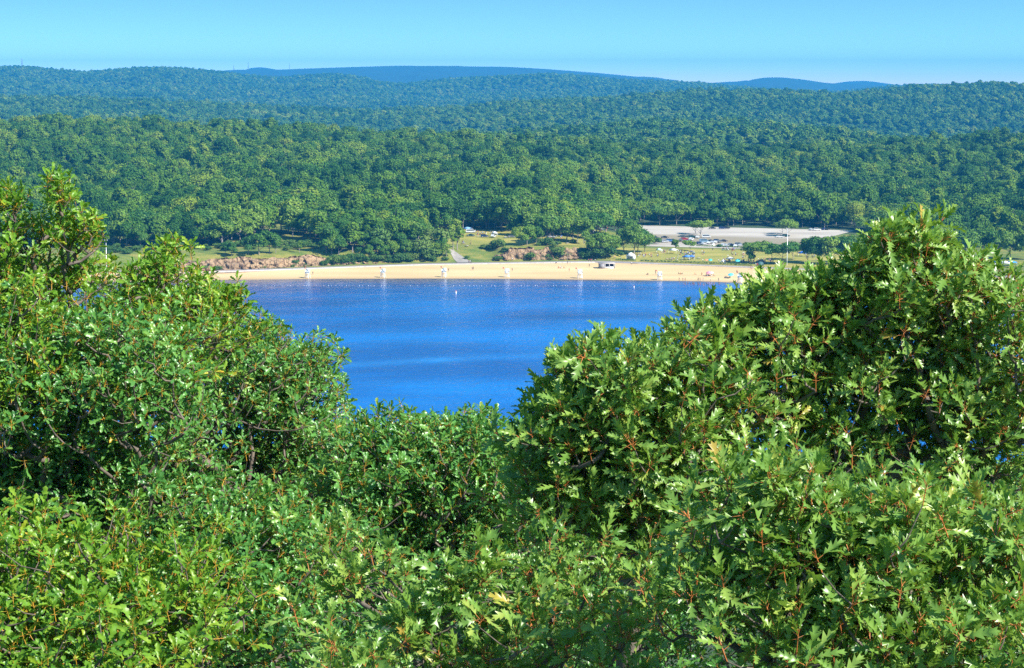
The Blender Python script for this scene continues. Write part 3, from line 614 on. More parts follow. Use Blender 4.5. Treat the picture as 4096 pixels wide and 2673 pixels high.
# ------------------------------------------------------------------ rock outcrops
def outcrop(name, base, top, label, seed, depth=7.0):
    """a craggy face: base and top are pixel polylines; the face leans back over `depth` metres"""
    g = np.random.default_rng(seed); x0, x1 = base[0][0], base[-1][0]; n = int((x1 - x0) / 3.0); m_ = 15
    bx, by = zip(*base); tx, ty = zip(*top); V = []
    cells = g.random((n // 5 + 4, 12)); off = g.random(n + 1)
    for i in range(n + 1):
        X = x0 + (x1 - x0) * i / n; b = pick(X, np.interp(X, bx, by)); a = ray(X, 1050); hpx = np.interp(X, bx, by) - np.interp(X, tx, ty) + 3 * (cells[int(i / 4) % cells.shape[0], 0] - .5)
        edge = min(1, min(i, n - i) / 8 + .12); hm = max(.4, hpx * b[1] / F * (.88 if x0 < 1000 else 1.04)) * edge
        for j in range(m_):
            t = j / (m_ - 1); blk = int((i + 2.5 * math.sin(j * .7 + i * .11)) / 6.5) % cells.shape[0]; sub = int(i / 2.6 + j * .5) % cells.shape[0]
            led = .35 + .35 * cells[blk, 5]; d = 0 if t < .05 else (cells[blk, 0] * 2.6 - 1.2 + (1.5 if t > led else 0) + (cells[sub, int(j / 3) % 12] - .5) * .8)
            yy = b[1] + depth * (.12 * t + .55 * t ** 4) + d * (t < .95); zz = b[2] - .3 + hm * t * (1 - .12 * (cells[blk, 2] > .5) * (t > .8)) + .3 * (cells[sub, (j * 3) % 12] - .5) * (t > .05)
            V.append((b[0] / b[1] * yy + .5 * (cells[i // 5, j % 12] - .5), yy, zz))
        V.append((b[0] / b[1] * (b[1] + depth + 9), b[1] + depth + 9, b[2] - .5))
    k = m_ + 1; ii = np.arange((n + 1) * k).reshape(n + 1, k); q = np.stack([ii[:-1, :-1], ii[1:, :-1], ii[1:, 1:], ii[:-1, 1:]], -1).reshape(-1, 4)
    o = mk(name, V, q, M['rock']); tag(o, label, 'rock'); return o
outcrop('rock_outcrop', [(500, 1093), (760, 1086), (910, 1081), (1200, 1068), (1400, 1058), (1580, 1050)],
        [(500, 1075), (600, 1040), (760, 1040), (880, 1028), (950, 1022), (1060, 1024), (1180, 1020), (1215, 1008), (1235, 1003), (1262, 1018), (1300, 1030), (1400, 1034), (1480, 1040), (1580, 1046)], 'long low wall of pinkish tan rock along the left part of the beach', 5, 8)
outcrop('rock_outcrop', [(1955, 1043), (2100, 1042), (2225, 1040)], [(1955, 1032), (1985, 1018), (2025, 1012), (2042, 992), (2080, 988), (2125, 990), (2150, 998), (2170, 994), (2190, 990), (2200, 1000), (2225, 1024)], 'tall pink and orange rock face behind the middle of the beach', 9, 6)
outcrop('rock_outcrop', [(2228, 1039), (2280, 1038), (2345, 1036)], [(2228, 1024), (2250, 1000), (2270, 992), (2320, 994), (2345, 1020)], 'smaller greyish rock face right of the tall pink one', 12, 5)

for i in range(44):
    x = random.uniform(600, 1570); y = np.interp(x, [600, 910, 1200, 1580], [1088, 1080, 1067, 1049]) - random.choice([0, 1, 14, 22, 30]) * random.random()
    T(x, y, random.uniform(7, 17), 'bush%d' % random.randint(0, 3), 'scrubby bush growing at the foot and ledges of the left rocks', 'bushes on the left rocks', 'bush', 1.3)
# ------------------------------------------------------------------ hedges
def hedge(pix, h, wd, label):
    P = np.array([pick(X, Y) for X, Y in pix]); Q = []; Nn = []
    for a, b in zip(P[:-1], P[1:]):
        Ls = np.linalg.norm(b - a); n = int(Ls * 26); t = rng.random((n, 1)); c = a + (b - a) * t
        c[:, 2] = hxy(c[:, 0], c[:, 1]); hh = rng.random(n); c[:, 2] += hh * h * (.85 + .3 * vnoise(c[:, 0] * .7, c[:, 1])); c[:, 1] += (rng.random(n) - .5) * wd * (1 - .3 * hh); Q.append(c)
        Nn.append(rng.normal(size=(n, 3)) * .6 + np.array([0, -.5, .8]))
    c = np.concatenate(Q); V, q, rn = leaf_cards(c, np.concatenate(Nn), .26, rng.random(len(c)) * .7)
    return tag(mk('hedge', V, q, M['bush_leaf'], attrs={'rnd': ('FLOAT', rn)}), label, 'hedge')
hedge([(2462, 1042), (2500, 1044), (2544, 1045)], 1.1, 1.2, 'short clipped hedge in front of the white party tent')
hedge([(2560, 1046), (2700, 1051), (2850, 1057), (3010, 1064)], 1.1, 1.2, 'long clipped hedge between the lawn and the beach promenade')
hedge([(2785, 986), (2880, 989), (2980, 993)], .9, 1.2, 'low hedge between the parking lot and the lawn')
def low_wall(pix, h, wd, m_, name, label):
    P = [pick(X, Y) for X, Y in pix]; V = []; 
    for p in P: V += [(p[0], p[1], p[2] - .3), (p[0], p[1], p[2] + h), (p[0], p[1] + wd, p[2] + h), (p[0], p[1] + wd, p[2] - .3)]
    q = []
    for i in range(len(P) - 1):
        for j in range(4): q.append((i * 4 + j, i * 4 + 4 + j, i * 4 + 4 + (j + 1) % 4, i * 4 + (j + 1) % 4))
    q += [(0, 1, 2, 3), (len(P) * 4 - 1, len(P) * 4 - 2, len(P) * 4 - 3, len(P) * 4 - 4)]
    return tag(mk(name, V, np.array(q), m_), label, 'wall')
xs = np.linspace(500, 2330, 30)
def promY(X): p_ = (H - 2.2) / -prom_l(a_of(X)); q = np.array([a_of(X) * p_[0] if hasattr(p_, '__len__') else a_of(X) * p_, 0, 0]); return p_
def prom_pt(X, dy, dz=0): a = a_of(X); p_ = float(np.atleast_1d((H - 2.2) / -prom_l(np.array([a])))[0]); return (a * (p_ + dy), p_ + dy, 2.55 + dz)
def strip_wall(X0, X1, dy, h, wd, name, m_, label):
    P = [prom_pt(X, dy) for X in np.linspace(X0, X1, 26)]; V = []; q = []
    for p in P: V += [(p[0], p[1], 1.9), (p[0], p[1], 2.6 + h), (p[0], p[1] + wd, 2.6 + h), (p[0], p[1] + wd, 1.9)]
    for i in range(25):
        for j in range(4): q.append((i * 4 + j, i * 4 + 4 + j, i * 4 + 4 + (j + 1) % 4, i * 4 + (j + 1) % 4))
    q += [(0, 1, 2, 3), (103, 102, 101, 100)]
    return tag(mk(name, V, np.array(q), m_), label, 'kerb')
strip_wall(430, 2380, -.25, .12, .5, 'beach_kerb', M['stone'], 'pale stone kerb along the promenade above the left and middle beach')
strip_wall(2525, 3300, -.25, .12, .5, 'beach_kerb', M['stone'], 'stone kerb along the promenade above the right part of the beach')

# ------------------------------------------------------------------ people
def body_mesh(name, verts, edges, rad, head, zcut):
    """one skinned body; faces take skin / top / bottom materials by height"""
    me = bpy.data.meshes.new(name); me.from_pydata(verts, edges, []); o = bpy.data.objects.new(name, me); C.objects.link(o)
    md = o.modifiers.new('s', 'SKIN'); md.branch_smoothing = .6
    for i, r in enumerate(rad): me.skin_vertices[0].data[i].radius = (r, r * .8) if not isinstance(r, tuple) else r
    me.skin_vertices[0].data[0].use_root = True
    ss = o.modifiers.new('d', 'SUBSURF'); ss.levels = 1; ss.render_levels = 1
    dg = bpy.context.evaluated_depsgraph_get(); ev = bpy.data.meshes.new_from_object(o.evaluated_get(dg)); C.objects.unlink(o); bpy.data.objects.remove(o)
    ev.name = name; ev.materials.clear()
    for k in ('skin', 'cloth', 'cloth2'): ev.materials.append(M[k])
    for p in ev.polygons: p.material_index = zcut(p.center); p.use_smooth = True
    return ev
M['cloth2'] = flat('dark_shorts', (.05, .06, .10), .8)
ST = [(0, 0, .95), (0, 0, 1.15), (0, 0, 1.40), (0, 0, 1.50), (0, -.01, 1.60), (0, 0, 1.70)]
def stand(wk=0.0, arm=0.0):
    V = ST + [(.10, 0, .90), (.11, -wk * .35, .50), (.11, -wk * .6 + .02, .08), (.11, -wk * .6 - .12, .04), (-.10, 0, .90), (-.11, wk * .25, .50), (-.11, wk * .65, .08), (-.11, wk * .6 - .10, .04),
              (.19, 0, 1.38), (.26, .03, 1.12), (.27, -.08 - arm * .3, .88 + arm * .35), (-.19, 0, 1.38), (-.26, .03, 1.12), (-.27, -.08 + wk * .1, .88)]
    E = [(0, 1), (1, 2), (2, 3), (3, 4), (4, 5), (0, 6), (6, 7), (7, 8), (8, 9), (0, 10), (10, 11), (11, 12), (12, 13), (2, 14), (14, 15), (15, 16), (2, 17), (17, 18), (18, 19)]
    Rr = [(.15, .10), (.14, .095), (.16, .10), .055, .10, .085, .085, .062, .045, .035, .085, .062, .045, .035, .06, .045, .032, .06, .045, .032]
    return V, E, Rr
def sit():
    V = [(0, 0, .16), (0, .06, .38), (0, .08, .62), (0, .06, .73), (0, .04, .82), (0, .05, .91), (.11, -.05, .16), (.16, -.42, .42), (.15, -.68, .08), (.15, -.82, .06), (-.11, -.05, .16), (-.16, -.42, .42), (-.15, -.68, .08), (-.15, -.82, .06),
         (.20, .08, .60), (.30, .16, .34), (.28, -.08, .14), (-.20, .08, .60), (-.30, .16, .34), (-.28, -.08, .14)]
    _, E, Rr = stand(); return V, E, Rr
V_, E_, R_ = stand(0); BM = {}
BM['stand'] = body_mesh('person_standing', V_, E_, R_, None, lambda c: 1 if 1.0 < c.z < 1.47 and abs(c.x) < .3 else (2 if .5 < c.z <= 1.0 and abs(c.x) < .2 else 0))
V_, E_, R_ = stand(.35, .5); BM['walk'] = body_mesh('person_walking', V_, E_, R_, None, lambda c: 1 if 1.0 < c.z < 1.47 and abs(c.x) < .3 else (2 if .5 < c.z <= 1.0 and abs(c.x) < .2 else 0))
V_, E_, R_ = stand(.12, .8); BM['bare'] = body_mesh('bather', V_, E_, R_, None, lambda c: 1 if .62 < c.z < 1.0 and abs(c.x) < .2 else 0)
V_, E_, R_ = sit(); BM['sit'] = body_mesh('person_sitting', V_, E_, R_, None, lambda c: 1 if .25 < c.z < .70 and c.y > -.15 else (2 if c.z < .3 and c.y > -.3 else 0))
mb = MB(); u_, v_ = 8, 5; hv = []
for i in range(v_):
    for j in range(u_): ph = i / (v_ - 1) * 1.7; hv.append((math.cos(j / u_ * 6.283) * .112 * math.sin(ph + .02), math.sin(j / u_ * 6.283) * .112 * math.sin(ph + .02) + .012, math.cos(ph) * .115))
hq = [(i * u_ + j, i * u_ + (j + 1) % u_, (i + 1) * u_ + (j + 1) % u_, (i + 1) * u_ + j) for i in range(v_ - 1) for j in range(u_)]
HAIR = mk('hair', hv, np.array(hq), M['hair'], link=False).data
COLS = {'white': (.78, .78, .78), 'red': (.55, .05, .05), 'dark': (.03, .03, .04), 'blue': (.05, .14, .5), 'pink': (.7, .3, .35), 'grey': (.35, .35, .37), 'pale blue': (.35, .55, .75), 'orange': (.7, .25, .05), 'yellow': (.7, .6, .12), 'green': (.1, .3, .12)}
HH = {'stand': 1.68, 'walk': 1.68, 'bare': 1.68, 'sit': .89}; HY = {'stand': 0, 'walk': 0, 'bare': 0, 'sit': .045}
def person(p, pose, col, label, group=None, rz=None):
    o = bpy.data.objects.new('person', BM[pose]); C.objects.link(o); s = random.uniform(.95, 1.08); o.scale = (s * 1.2, s * 1.2, s * 1.06); o.location = p
    o.rotation_euler = (0, 0, random.uniform(0, 6.28) if rz is None else rz); o.color = (*COLS[col], 1)
    h = bpy.data.objects.new('hair', HAIR); C.objects.link(h); h.parent = o; h.location = (0, HY[pose], HH[pose])
    tag(o, label, 'person', group); return o
def crowd(cx_, cy_, n, dx, dy, where, poses=('stand', 'sit', 'walk'), cols=('white', 'white', 'white', 'red', 'dark', 'dark', 'dark', 'blue', 'pink', 'grey', 'pale blue')):
    for i in range(int(n * 1.0)):
        X = cx_ + random.uniform(-dx, dx); Y = cy_ + random.uniform(-dy, dy); c = random.choice(cols); po = random.choice(poses)
        w_ = {'stand': 'standing', 'walk': 'walking', 'sit': 'sitting', 'bare': 'wading'}[po]
        lab = f'person in {c} {w_} {where}' if po != 'bare' else f'bather in {c} swimwear {where}'
        person(ground(X, Y), po, c, lab, f'people {where}, {c}, {w_}')
for (x, y, n, dx, dy, wh) in [(220, 585, 15, 46, 5, 'in the crowd right of the party tent'), (355, 552, 7, 18, 4, 'by the white umbrellas at the lawn corner'), (590, 566, 24, 34, 8, 'in the dense crowd at the upper lawn'), (612, 590, 6, 14, 6, 'in front of the dense crowd'),
    (742, 568, 5, 7, 5, 'in the knot of people on the empty lawn'), (985, 524, 12, 24, 4, 'at the picnic tables by the lot'), (1045, 578, 7, 14, 5, 'in the middle right of the lawn'), (1132, 580, 4, 6, 5, 'beside the dark small tree on the lawn'),
    (965, 640, 10, 18, 6, 'by the blankets near the hedge'), (1130, 605, 5, 8, 4, 'left of the spreading lawn tree'), (1160, 642, 16, 30, 6, 'along the hedge below the spreading tree'), (1300, 640, 9, 22, 8, 'round the grey dome tent'), (1390, 645, 8, 14, 8, 'under the broad tree at the right'),
    (1660, 560, 6, 20, 6, 'near the blue canopy in the trees'), (1780, 610, 6, 24, 6, 'behind the right trees'), (450, 615, 6, 30, 5, 'on blankets on the lower lawn'), (600, 610, 9, 26, 5, 'round the blue canopy on the lawn')]:
    crowd(r1x(x), ry(y), n, dx, dy, wh)
for (x, y, n, dx, dy, wh) in [(185, 358, 11, 22, 5, 'by the picnic shelter at the left of the picnic lawn'), (420, 395, 3, 8, 3, 'between trees on the small lawn'), (600, 465, 4, 10, 2, 'on the grass beside the track top'), (668, 470, 2, 3, 2, 'on the grass near the white bench'), (800, 368, 12, 44, 6, 'under the trees at the back of the picnic lawn'),
    (1010, 405, 4, 12, 4, 'at the right edge of the open picnic grass'), (1240, 445, 7, 30, 5, 'in the shade behind the rocks'), (1450, 400, 10, 34, 6, 'among the slim trunks'), (1600, 435, 7, 22, 6, 'by the blue cooler above the rocks'), (1940, 350, 12, 16, 8, 'in the crowd under the tall trees'), (2060, 412, 6, 24, 5, 'in the shade left of the lot'), (1830, 370, 6, 22, 6, 'between cars and trees')]:
    crowd(r2x(x), ry(y), n, dx, dy, wh)
for (x, y, pose, c, lab) in [
    (215, 762, 'sit', 'dark', 'person in dark clothing sitting alone on the sand left of a lifeguard chair'), (290, 758, 'stand', 'dark', 'person in dark clothing standing just left of a lifeguard chair'),
    (510, 756, 'sit', 'dark', 'leftmost of three people sitting in a row on the sand'), (527, 756, 'sit', 'orange', 'middle one of three people sitting in a row on the sand'), (544, 756, 'sit', 'dark', 'rightmost of three people sitting in a row on the sand'),
    (666, 760, 'sit', 'orange', 'person in orange lying back alone on the sand'), (516, 822, 'bare', 'orange', 'leftmost of three bathers standing at the waterline'), (551, 822, 'bare', 'orange', 'middle one of three bathers standing at the waterline'), (573, 824, 'bare', 'orange', 'rightmost of three bathers standing at the waterline'),
    (694, 824, 'bare', 'dark', 'bather in dark trunks at the left of the waterline group'), (704, 820, 'bare', 'red', 'bather in red in the waterline group'), (720, 822, 'bare', 'dark', 'slim bather right of the waterline group'), (743, 826, 'bare', 'pale blue', 'bather in pale blue by the water below the pink umbrella'), (731, 772, 'stand', 'orange', 'person in orange standing left of the pink umbrella'),
    (813, 824, 'stand', 'white', 'person in white standing at the waterline'), (890, 826, 'walk', 'dark', 'person in dark clothes bending by the waterline'), (1065, 748, 'stand', 'dark', 'person in dark clothes standing above the last lifeguard chair'), (1210, 838, 'stand', 'white', 'person in black and white standing at the right end of the waterline'),
    (1196, 708, 'walk', 'orange', 'person walking up the sand to the promenade'), (1208, 712, 'walk', 'pink', 'person in pink walking up the sand to the promenade'),
    (740, 640, 'stand', 'white', 'person in white standing at the lower lawn edge'), (802, 640, 'stand', 'orange', 'person in orange beside the teal umbrella'), (891, 642, 'stand', 'white', 'person in white on the promenade edge near the hedge'), (905, 655, 'walk', 'white', 'person in white walking on the promenade right of the hedge gap'), (835, 535, 'walk', 'dark', 'person in dark clothes below the small white board'),
    (1245, 680, 'stand', 'white', 'person in white at the right end of the promenade'), (1258, 684, 'stand', 'red', 'person in red at the right end of the promenade'), (1266, 682, 'stand', 'red', 'second person in red at the right end of the promenade'), (980, 600, 'stand', 'white', 'person in white alone on the mid lawn')]:
    person(ground(r1x(x), ry(y)), pose, c, lab)
for (x, y, pose, c, lab) in [
    (655, 652, 'stand', 'pink', 'person in pink where the gravel track meets the promenade'), (668, 652, 'stand', 'white', 'person in white where the gravel track meets the promenade'), (682, 651, 'stand', 'dark', 'person in dark clothes where the gravel track meets the promenade'),
    (688, 718, 'walk', 'dark', 'left one of two people crossing the sand below the track'), (698, 718, 'walk', 'dark', 'right one of two people crossing the sand below the track'), (462, 734, 'stand', 'dark', 'small dark figure right of a lifeguard chair below the track'), (1068, 728, 'stand', 'dark', 'small dark figure right of the lifeguard chair below the rocks'),
    (1070, 628, 'stand', 'white', 'person in white at the foot of the pink rocks'), (1510, 698, 'sit', 'orange', 'leftmost sitter of the family on the sand left of the hut'), (1524, 700, 'stand', 'white', 'child in white of the family on the sand left of the hut'), (1536, 700, 'sit', 'white', 'sitter in white of the family on the sand left of the hut'), (1560, 700, 'sit', 'orange', 'rightmost sitter of the family on the sand left of the hut'),
    (1611, 730, 'stand', 'orange', 'lone person on the sand left of the lifeguard hut'), (1595, 656, 'stand', 'dark', 'person by the thin post on the promenade'), (1802, 690, 'stand', 'dark', 'person in dark clothes just left of the lifeguard hut'), (1795, 640, 'stand', 'pink', 'person in pink on the promenade above the hut'), (1812, 641, 'stand', 'red', 'person in red on the promenade above the hut'), (1826, 640, 'stand', 'pink', 'second person in pink on the promenade above the hut'), (1856, 640, 'stand', 'white', 'person in white on the promenade above the hut'),
    (2032, 615, 'stand', 'orange', 'left person standing between hut and party tent'), (2046, 614, 'stand', 'pink', 'right person standing between hut and party tent'), (2206, 668, 'stand', 'white', 'person in white on the sand below the party tent'), (2101, 622, 'stand', 'pale blue', 'person in pale blue by the end of the short hedge'), (2360, 762, 'sit', 'dark', 'dark figure sitting alone on the sand right of the hut')]:
    person(ground(r2x(x), ry(y)), pose, c, lab)
person(ground(r3x(1312), 780 + 762 / 2.38), 'stand', 'dark', 'small dark figure right of the leftmost lifeguard chair')
person(ground(r3x(800), 1084), 'walk', 'dark', 'person walking the promenade below the left rocks')
# sitters under the beach umbrellas
crowd(r1x(808), ry(772), 8, 16, 2.5, 'under the pink beach umbrella', ('sit',)); crowd(r1x(980), ry(793), 6, 14, 2, 'beside the blue beach umbrella', ('sit',), ('dark', 'grey', 'dark'))
for i in range(22):
    X = r1x(random.uniform(560, 960)); Y = random.uniform(1136.5, 1141); r = ray(X, Y); p = r / -r[2] * H
    c = random.choice(['orange', 'dark', 'red', 'blue']); person((p[0], p[1], random.uniform(-.9, -.45)), 'bare', c, f'bather in {c} swimwear wading in the shallows off the right of the beach', f'bathers wading in the shallows, {c}')

# ------------------------------------------------------------------ lifeguard chairs
def lifeguard_chair():
    e = empty('lifeguard_chair', (0, 0, 0)); mb = MB()
    for sx_ in (-1, 1):
        l = MB(); l.tube((sx_ * .95, -.75, -.3), (sx_ * .72, -.35, 2.2), .09, .08, 4); l.build('leg', M['white'], e)
        l = MB(); l.tube((sx_ * .95, 1.0, -.3), (sx_ * .72, .45, 2.2), .09, .08, 4); l.build('leg', M['white'], e)
    for k in range(5): z = .35 + k * .38; xx = .92 - .09 * k; mb.box(-xx, xx, -.70 + k * .06 - .04, -.70 + k * .06 + .06, z - .06, z + .06)
    mb.build('ladder', M['white'], e)
    mb = MB(); mb.box(-.9, .9, -.45, .55, 2.2, 2.32); mb.box(-.95, .95, -.95, -.46, 2.0, 2.08); mb.build('platform', M['white'], e)
    mb = MB(); mb.box(-.8, .8, -.2, .5, 2.78, 2.9); mb.box(-.8, .8, -.18, -.1, 2.33, 2.77); mb.build('seat', M['white'], e)
    mb = MB(); mb.box(-.85, .85, .52, .62, 2.33, 4.0); mb.build('backrest', M['white'], e)
    for sx_ in (-1, 1): mb = MB(); mb.box(sx_ * .9 - .05, sx_ * .9 + .05, -.4, .5, 2.33, 3.35); mb.build('side_panel', M['white'], e)
    mb = MB(); mb.tube((-1.05, .7, 2.4), (-1.2, .7, 4.7), .03, .02, 5); mb.build('flag_pole', M['wood'], e)
    mb = MB(); mb.box(-1.75, -1.22, .68, .72, 4.1, 4.7); mb.build('flag', M['red'], e)
    return e
labs = ['leftmost white lifeguard chair on the waterline, off the left rocks', 'white lifeguard chair second from the left on the waterline', 'white lifeguard chair third from the left, left of the gravel track end', 'middle white lifeguard chair, below the pink rock face', 'white lifeguard chair on the waterline below the grey rock face, left of the hut', 'white lifeguard chair right of the hut, near wading bathers', 'rightmost white lifeguard chair on the waterline, beside the blue umbrella']
ch0 = lifeguard_chair()
for i, (X, Y) in enumerate([(1230, 1113), (1532, 1111), (1776, 1109), (2028, 1109.5), (2320, 1114), (2639, 1120), (2960, 1131)]):
    p = ground(X, Y); o = ch0 if i == 0 else dup(ch0, p); o.location = p; o.rotation_euler = (0, 0, random.uniform(-.45, .15)); o.scale = (1.25, 1.2, random.uniform(1.05, 1.2))
    tag(o, labs[i], 'lifeguard chair', 'white lifeguard chairs along the waterline')

# ------------------------------------------------------------------ lifeguard hut
p = ground(2428, 1073); e = empty('lifeguard_hut', p, .12)
mb = MB(); mb.box(-4.1, -1.6, -2.0, 3.0, -.4, 2.5); mb.box(-1.6, 3.9, -.6, 3.0, -.4, 2.5); mb.box(3.6, 3.9, -2.0, -.62, -.4, 2.5); mb.build('wall', M['grey'], e)
mb = MB(); mb.box(-4.5, 4.3, -2.1, 3.3, 2.5, 2.72); mb.build('roof', M['stone'], e)
mb = MB(); mb.box(-1.59, 3.58, -1.9, -1.75, -.3, .9); mb.build('counter', M['white'], e)
for xx in (-1.4, .9, 3.3): mb = MB(); mb.box(xx, xx + .16, -1.97, -1.8, -.3, 2.49); mb.build('post', M['white'], e)
mb = MB(); mb.box(-1.2, .6, -.68, -.61, .9, 2.2); mb.build('window', M['dark'], e); mb = MB(); mb.box(1.2, 2.8, -.68, -.61, 0, 2.2); mb.build('door', M['dark'], e)
tag(e, 'small grey flat-roofed lifeguard hut with an open front on the beach', 'hut')

# ------------------------------------------------------------------ tents, canopies, umbrellas
def canopy_parts(e, w_, d_, he, hr, mat_, col, solid=False):
    mb = MB(); mb.add([(-w_, -d_, he), (w_, -d_, he), (w_, d_, he), (-w_, d_, he), (-w_ * .12, 0, hr), (w_ * .12, 0, hr)], [(0, 1, 5, 4), (2, 3, 4, 5), (3, 2, 1, 0)], [(1, 2, 5), (3, 0, 4)])
    mb.box(-w_, w_, -d_ - .01, -d_ + .02, he - .35, he - .002); mb.box(-w_, w_, d_ - .02, d_ + .01, he - .35, he - .002)
    o = mb.build('roof', mat_, e); o.color = (*col, 1)
    for a in (-1, 1):
        for b_ in (-1, 1): mb = MB(); mb.tube((a * (w_ - .06), b_ * (d_ - .06), -.1), (a * (w_ - .06), b_ * (d_ - .06), he), .05, .05, 5); mb.build('pole', M['steel'], e)
    if solid:
        mb = MB(); mb.box(w_ - .03, w_, -d_ + .1, d_ - .1, -.1, he - .36); mb.box(-w_ + .1, w_ - .1, d_ - .06, d_ - .03, -.1, he - .36); mb.box(w_ * .45, w_ - .1, -d_ + .02, -d_ + .05, -.1, he - .36); mb.build('side_wall', M['canvas'], e)
e = empty('party_tent', ground(2523, 1040), -.12); canopy_parts(e, 2.5, 2.5, 2.5, 4.1, M['canvas'], (.85, .85, .85), True); tag(e, 'white peaked party tent with side walls behind the short hedge', 'tent')
for (X, Y, w_, col, lab) in [(r1x(590), ry(622), 2.2, (.08, .25, .75), 'blue canopy low over the lower lawn'), (r1x(635), ry(620), 1.5, (.06, .2, .6), 'small blue canopy right of the blue one on the lawn'), (r1x(1688), ry(585), 2.2, (.03, .2, .8), 'bright blue canopy under the trees right of the tall pole'),
    (r1x(460), ry(558), 2.3, (.75, .8, .82), 'white canopy in the crowd at the upper left of the lawn'), (r1x(325), ry(556), 1.7, (.6, .78, .75), 'pale green canopy in the crowd near the party tent'),
    (r1x(1000), ry(640), 2.0, (.8, .78, .76), 'low white canopy near the hedge at the right of the lawn'), (r2x(185), ry(352), 2.6, (.7, .72, .74), 'pale canopy at the left picnic spot'), (r2x(640), ry(352), 2.4, (.2, .4, .7), 'pale blue canopy under trees at the back of the picnic lawn'), (r2x(900), ry(395), 1.6, (.8, .8, .82), 'small white canopy under trees on the picnic lawn'), (r2x(1690), ry(398), 2.6, (.02, .08, .14), 'dark canopy among the trees above the grey rock'), (r2x(1790), ry(422), 2.4, (.5, .5, .56), 'grey canopy among the trees above the grey rock'),
    (3940, 1066, 2.2, (.04, .2, .75), 'dark blue canopy seen past the right oak, left of the others'), (3962, 1071, 2.6, (.82, .84, .85), 'white canopy in front of the blue ones past the right oak'), (3985, 1062, 2.2, (.05, .25, .8), 'blue canopy behind the white one past the right oak'), (4018, 1066, 2.6, (.84, .84, .85), 'second white canopy seen past the right oak'), (4045, 1064, 2.2, (.03, .3, .85), 'bright blue canopy at the right edge past the oak')]:
    e = empty('canopy', ground(X, Y), random.uniform(-.4, .4)); canopy_parts(e, w_, w_, 2.1, 2.9, M['fabric'], col); tag(e, lab, 'canopy')
def umbrella(p, col, lab, s=1.0, tilt=.3):
    e = empty('beach_umbrella', p, random.random()); mb = MB(); mb.tube((0, 0, -.2), (0, 0, 2.0), .03, .02, 6); mb.build('pole', M['white'], e)
    mb = MB(); V = [(0, 0, 2.15)]; T_ = []
    for k in range(10): V.append((math.cos(k * .6283) * .75, math.sin(k * .6283) * .75, 2.02))
    for k in range(10): V.append((math.cos(k * .6283) * 1.25, math.sin(k * .6283) * 1.25, 1.68))
    Q_ = [(1 + k, 11 + k, 11 + (k + 1) % 10, 1 + (k + 1) % 10) for k in range(10)]; T_ = [(0, 1 + k, 1 + (k + 1) % 10) for k in range(10)]
    mb.add(V, Q_, T_); o = mb.build('canopy', M['fabric'], e); o.color = (*col, 1); e.rotation_euler = (tilt, -tilt, random.random()); e.scale = (s, s, s); tag(e, lab, 'umbrella')
umbrella(ground(r1x(802), ry(772)), (.78, .3, .38), 'pink beach umbrella on the sand with people under it', 1.15); umbrella(ground(r1x(825), ry(770)), (.8, .65, .65), 'pale pink beach umbrella right behind the pink one', 1.0)
umbrella(ground(r1x(1010), ry(792)), (.12, .6, .78), 'turquoise blue beach umbrella on the sand near the last lifeguard chair', 1.2); umbrella(ground(r1x(812), ry(642)), (.05, .5, .5), 'teal umbrella at the lower edge of the lawn', .9)
umbrella(ground(r1x(1077), ry(655)), (.1, .65, .68), 'turquoise umbrella tipped low behind the hedge', 1.2); umbrella(ground(r1x(775), ry(640)), (.75, .25, .12), 'orange umbrella beside the teal one on the lawn', .8)
# dome tents
def dome(p, col, lab, s=1.0):
    V = []; n = 12
    for i in range(6):
        ph = i / 5 * 1.5
        for j in range(n): V.append((math.cos(j / n * 6.283) * 1.5 * math.cos(ph), math.sin(j / n * 6.283) * 1.3 * math.cos(ph), 1.5 * math.sin(ph)))
    q = [(i * n + j, i * n + (j + 1) % n, (i + 1) * n + (j + 1) % n, (i + 1) * n + j) for i in range(5) for j in range(n)]
    e = empty('dome_tent', p, random.random()); o = mk('tent_shell', V, np.array(q), M['fabric'], e, True); o.color = (*col, 1)
    mb = MB(); mb.box(-.45, .45, -1.34, -1.26, 0, .8, top=(-.15, .15, -1.15, -1.1)); mb.build('doorway', M['dark'], e); e.scale = (s, s, s); tag(e, lab, 'tent')
dome(ground(r1x(1295), ry(652)), (.35, .3, .33), 'grey dome tent at the right end of the hedge', 1.5); dome(ground(r1x(1290), ry(672)), (.05, .12, .12), 'dark green dome tent in front of the grey one', 1.4); dome(ground(r1x(935), ry(640)), (.75, .75, .78), 'small white dome tent by the hedge', .9)
# picnic tables, small white things
def table(p, col, lab, group=None, rz=0):
    e = empty('picnic_table', p, rz); mb = MB(); mb.box(-.95, .95, -.38, .38, .70, .76); o = mb.build('tabletop', M['cloth'], e); o.color = (*col, 1)
    for s_ in (-1, 1):
        mb = MB(); mb.box(-.95, .95, s_ * .72 - .14, s_ * .72 + .14, .40, .45); mb.build('bench', M['wood'], e)
        mb = MB(); mb.tube((s_ * .7, -.6, -.05), (s_ * .7, .2, .70), .05, .05, 4); mb.tube((s_ * .7, .6, -.05), (s_ * .7, -.2, .70), .05, .05, 4); mb.build('leg', M['wood'], e)
    tag(e, lab, 'picnic table', group)
table(ground(r2x(636), ry(495)), (.8, .8, .8), 'white-topped picnic table alone on the grass right of the track')
for i, (x, y) in enumerate([(700, 395), (740, 405), (600, 470), (1000, 412), (1450, 412), (1590, 470), (1500, 430)]): table(ground(r2x(x), ry(y)), (.72, .72, .74), 'picnic table on the picnic lawn among the trees', 'picnic tables on the picnic lawn', random.random())
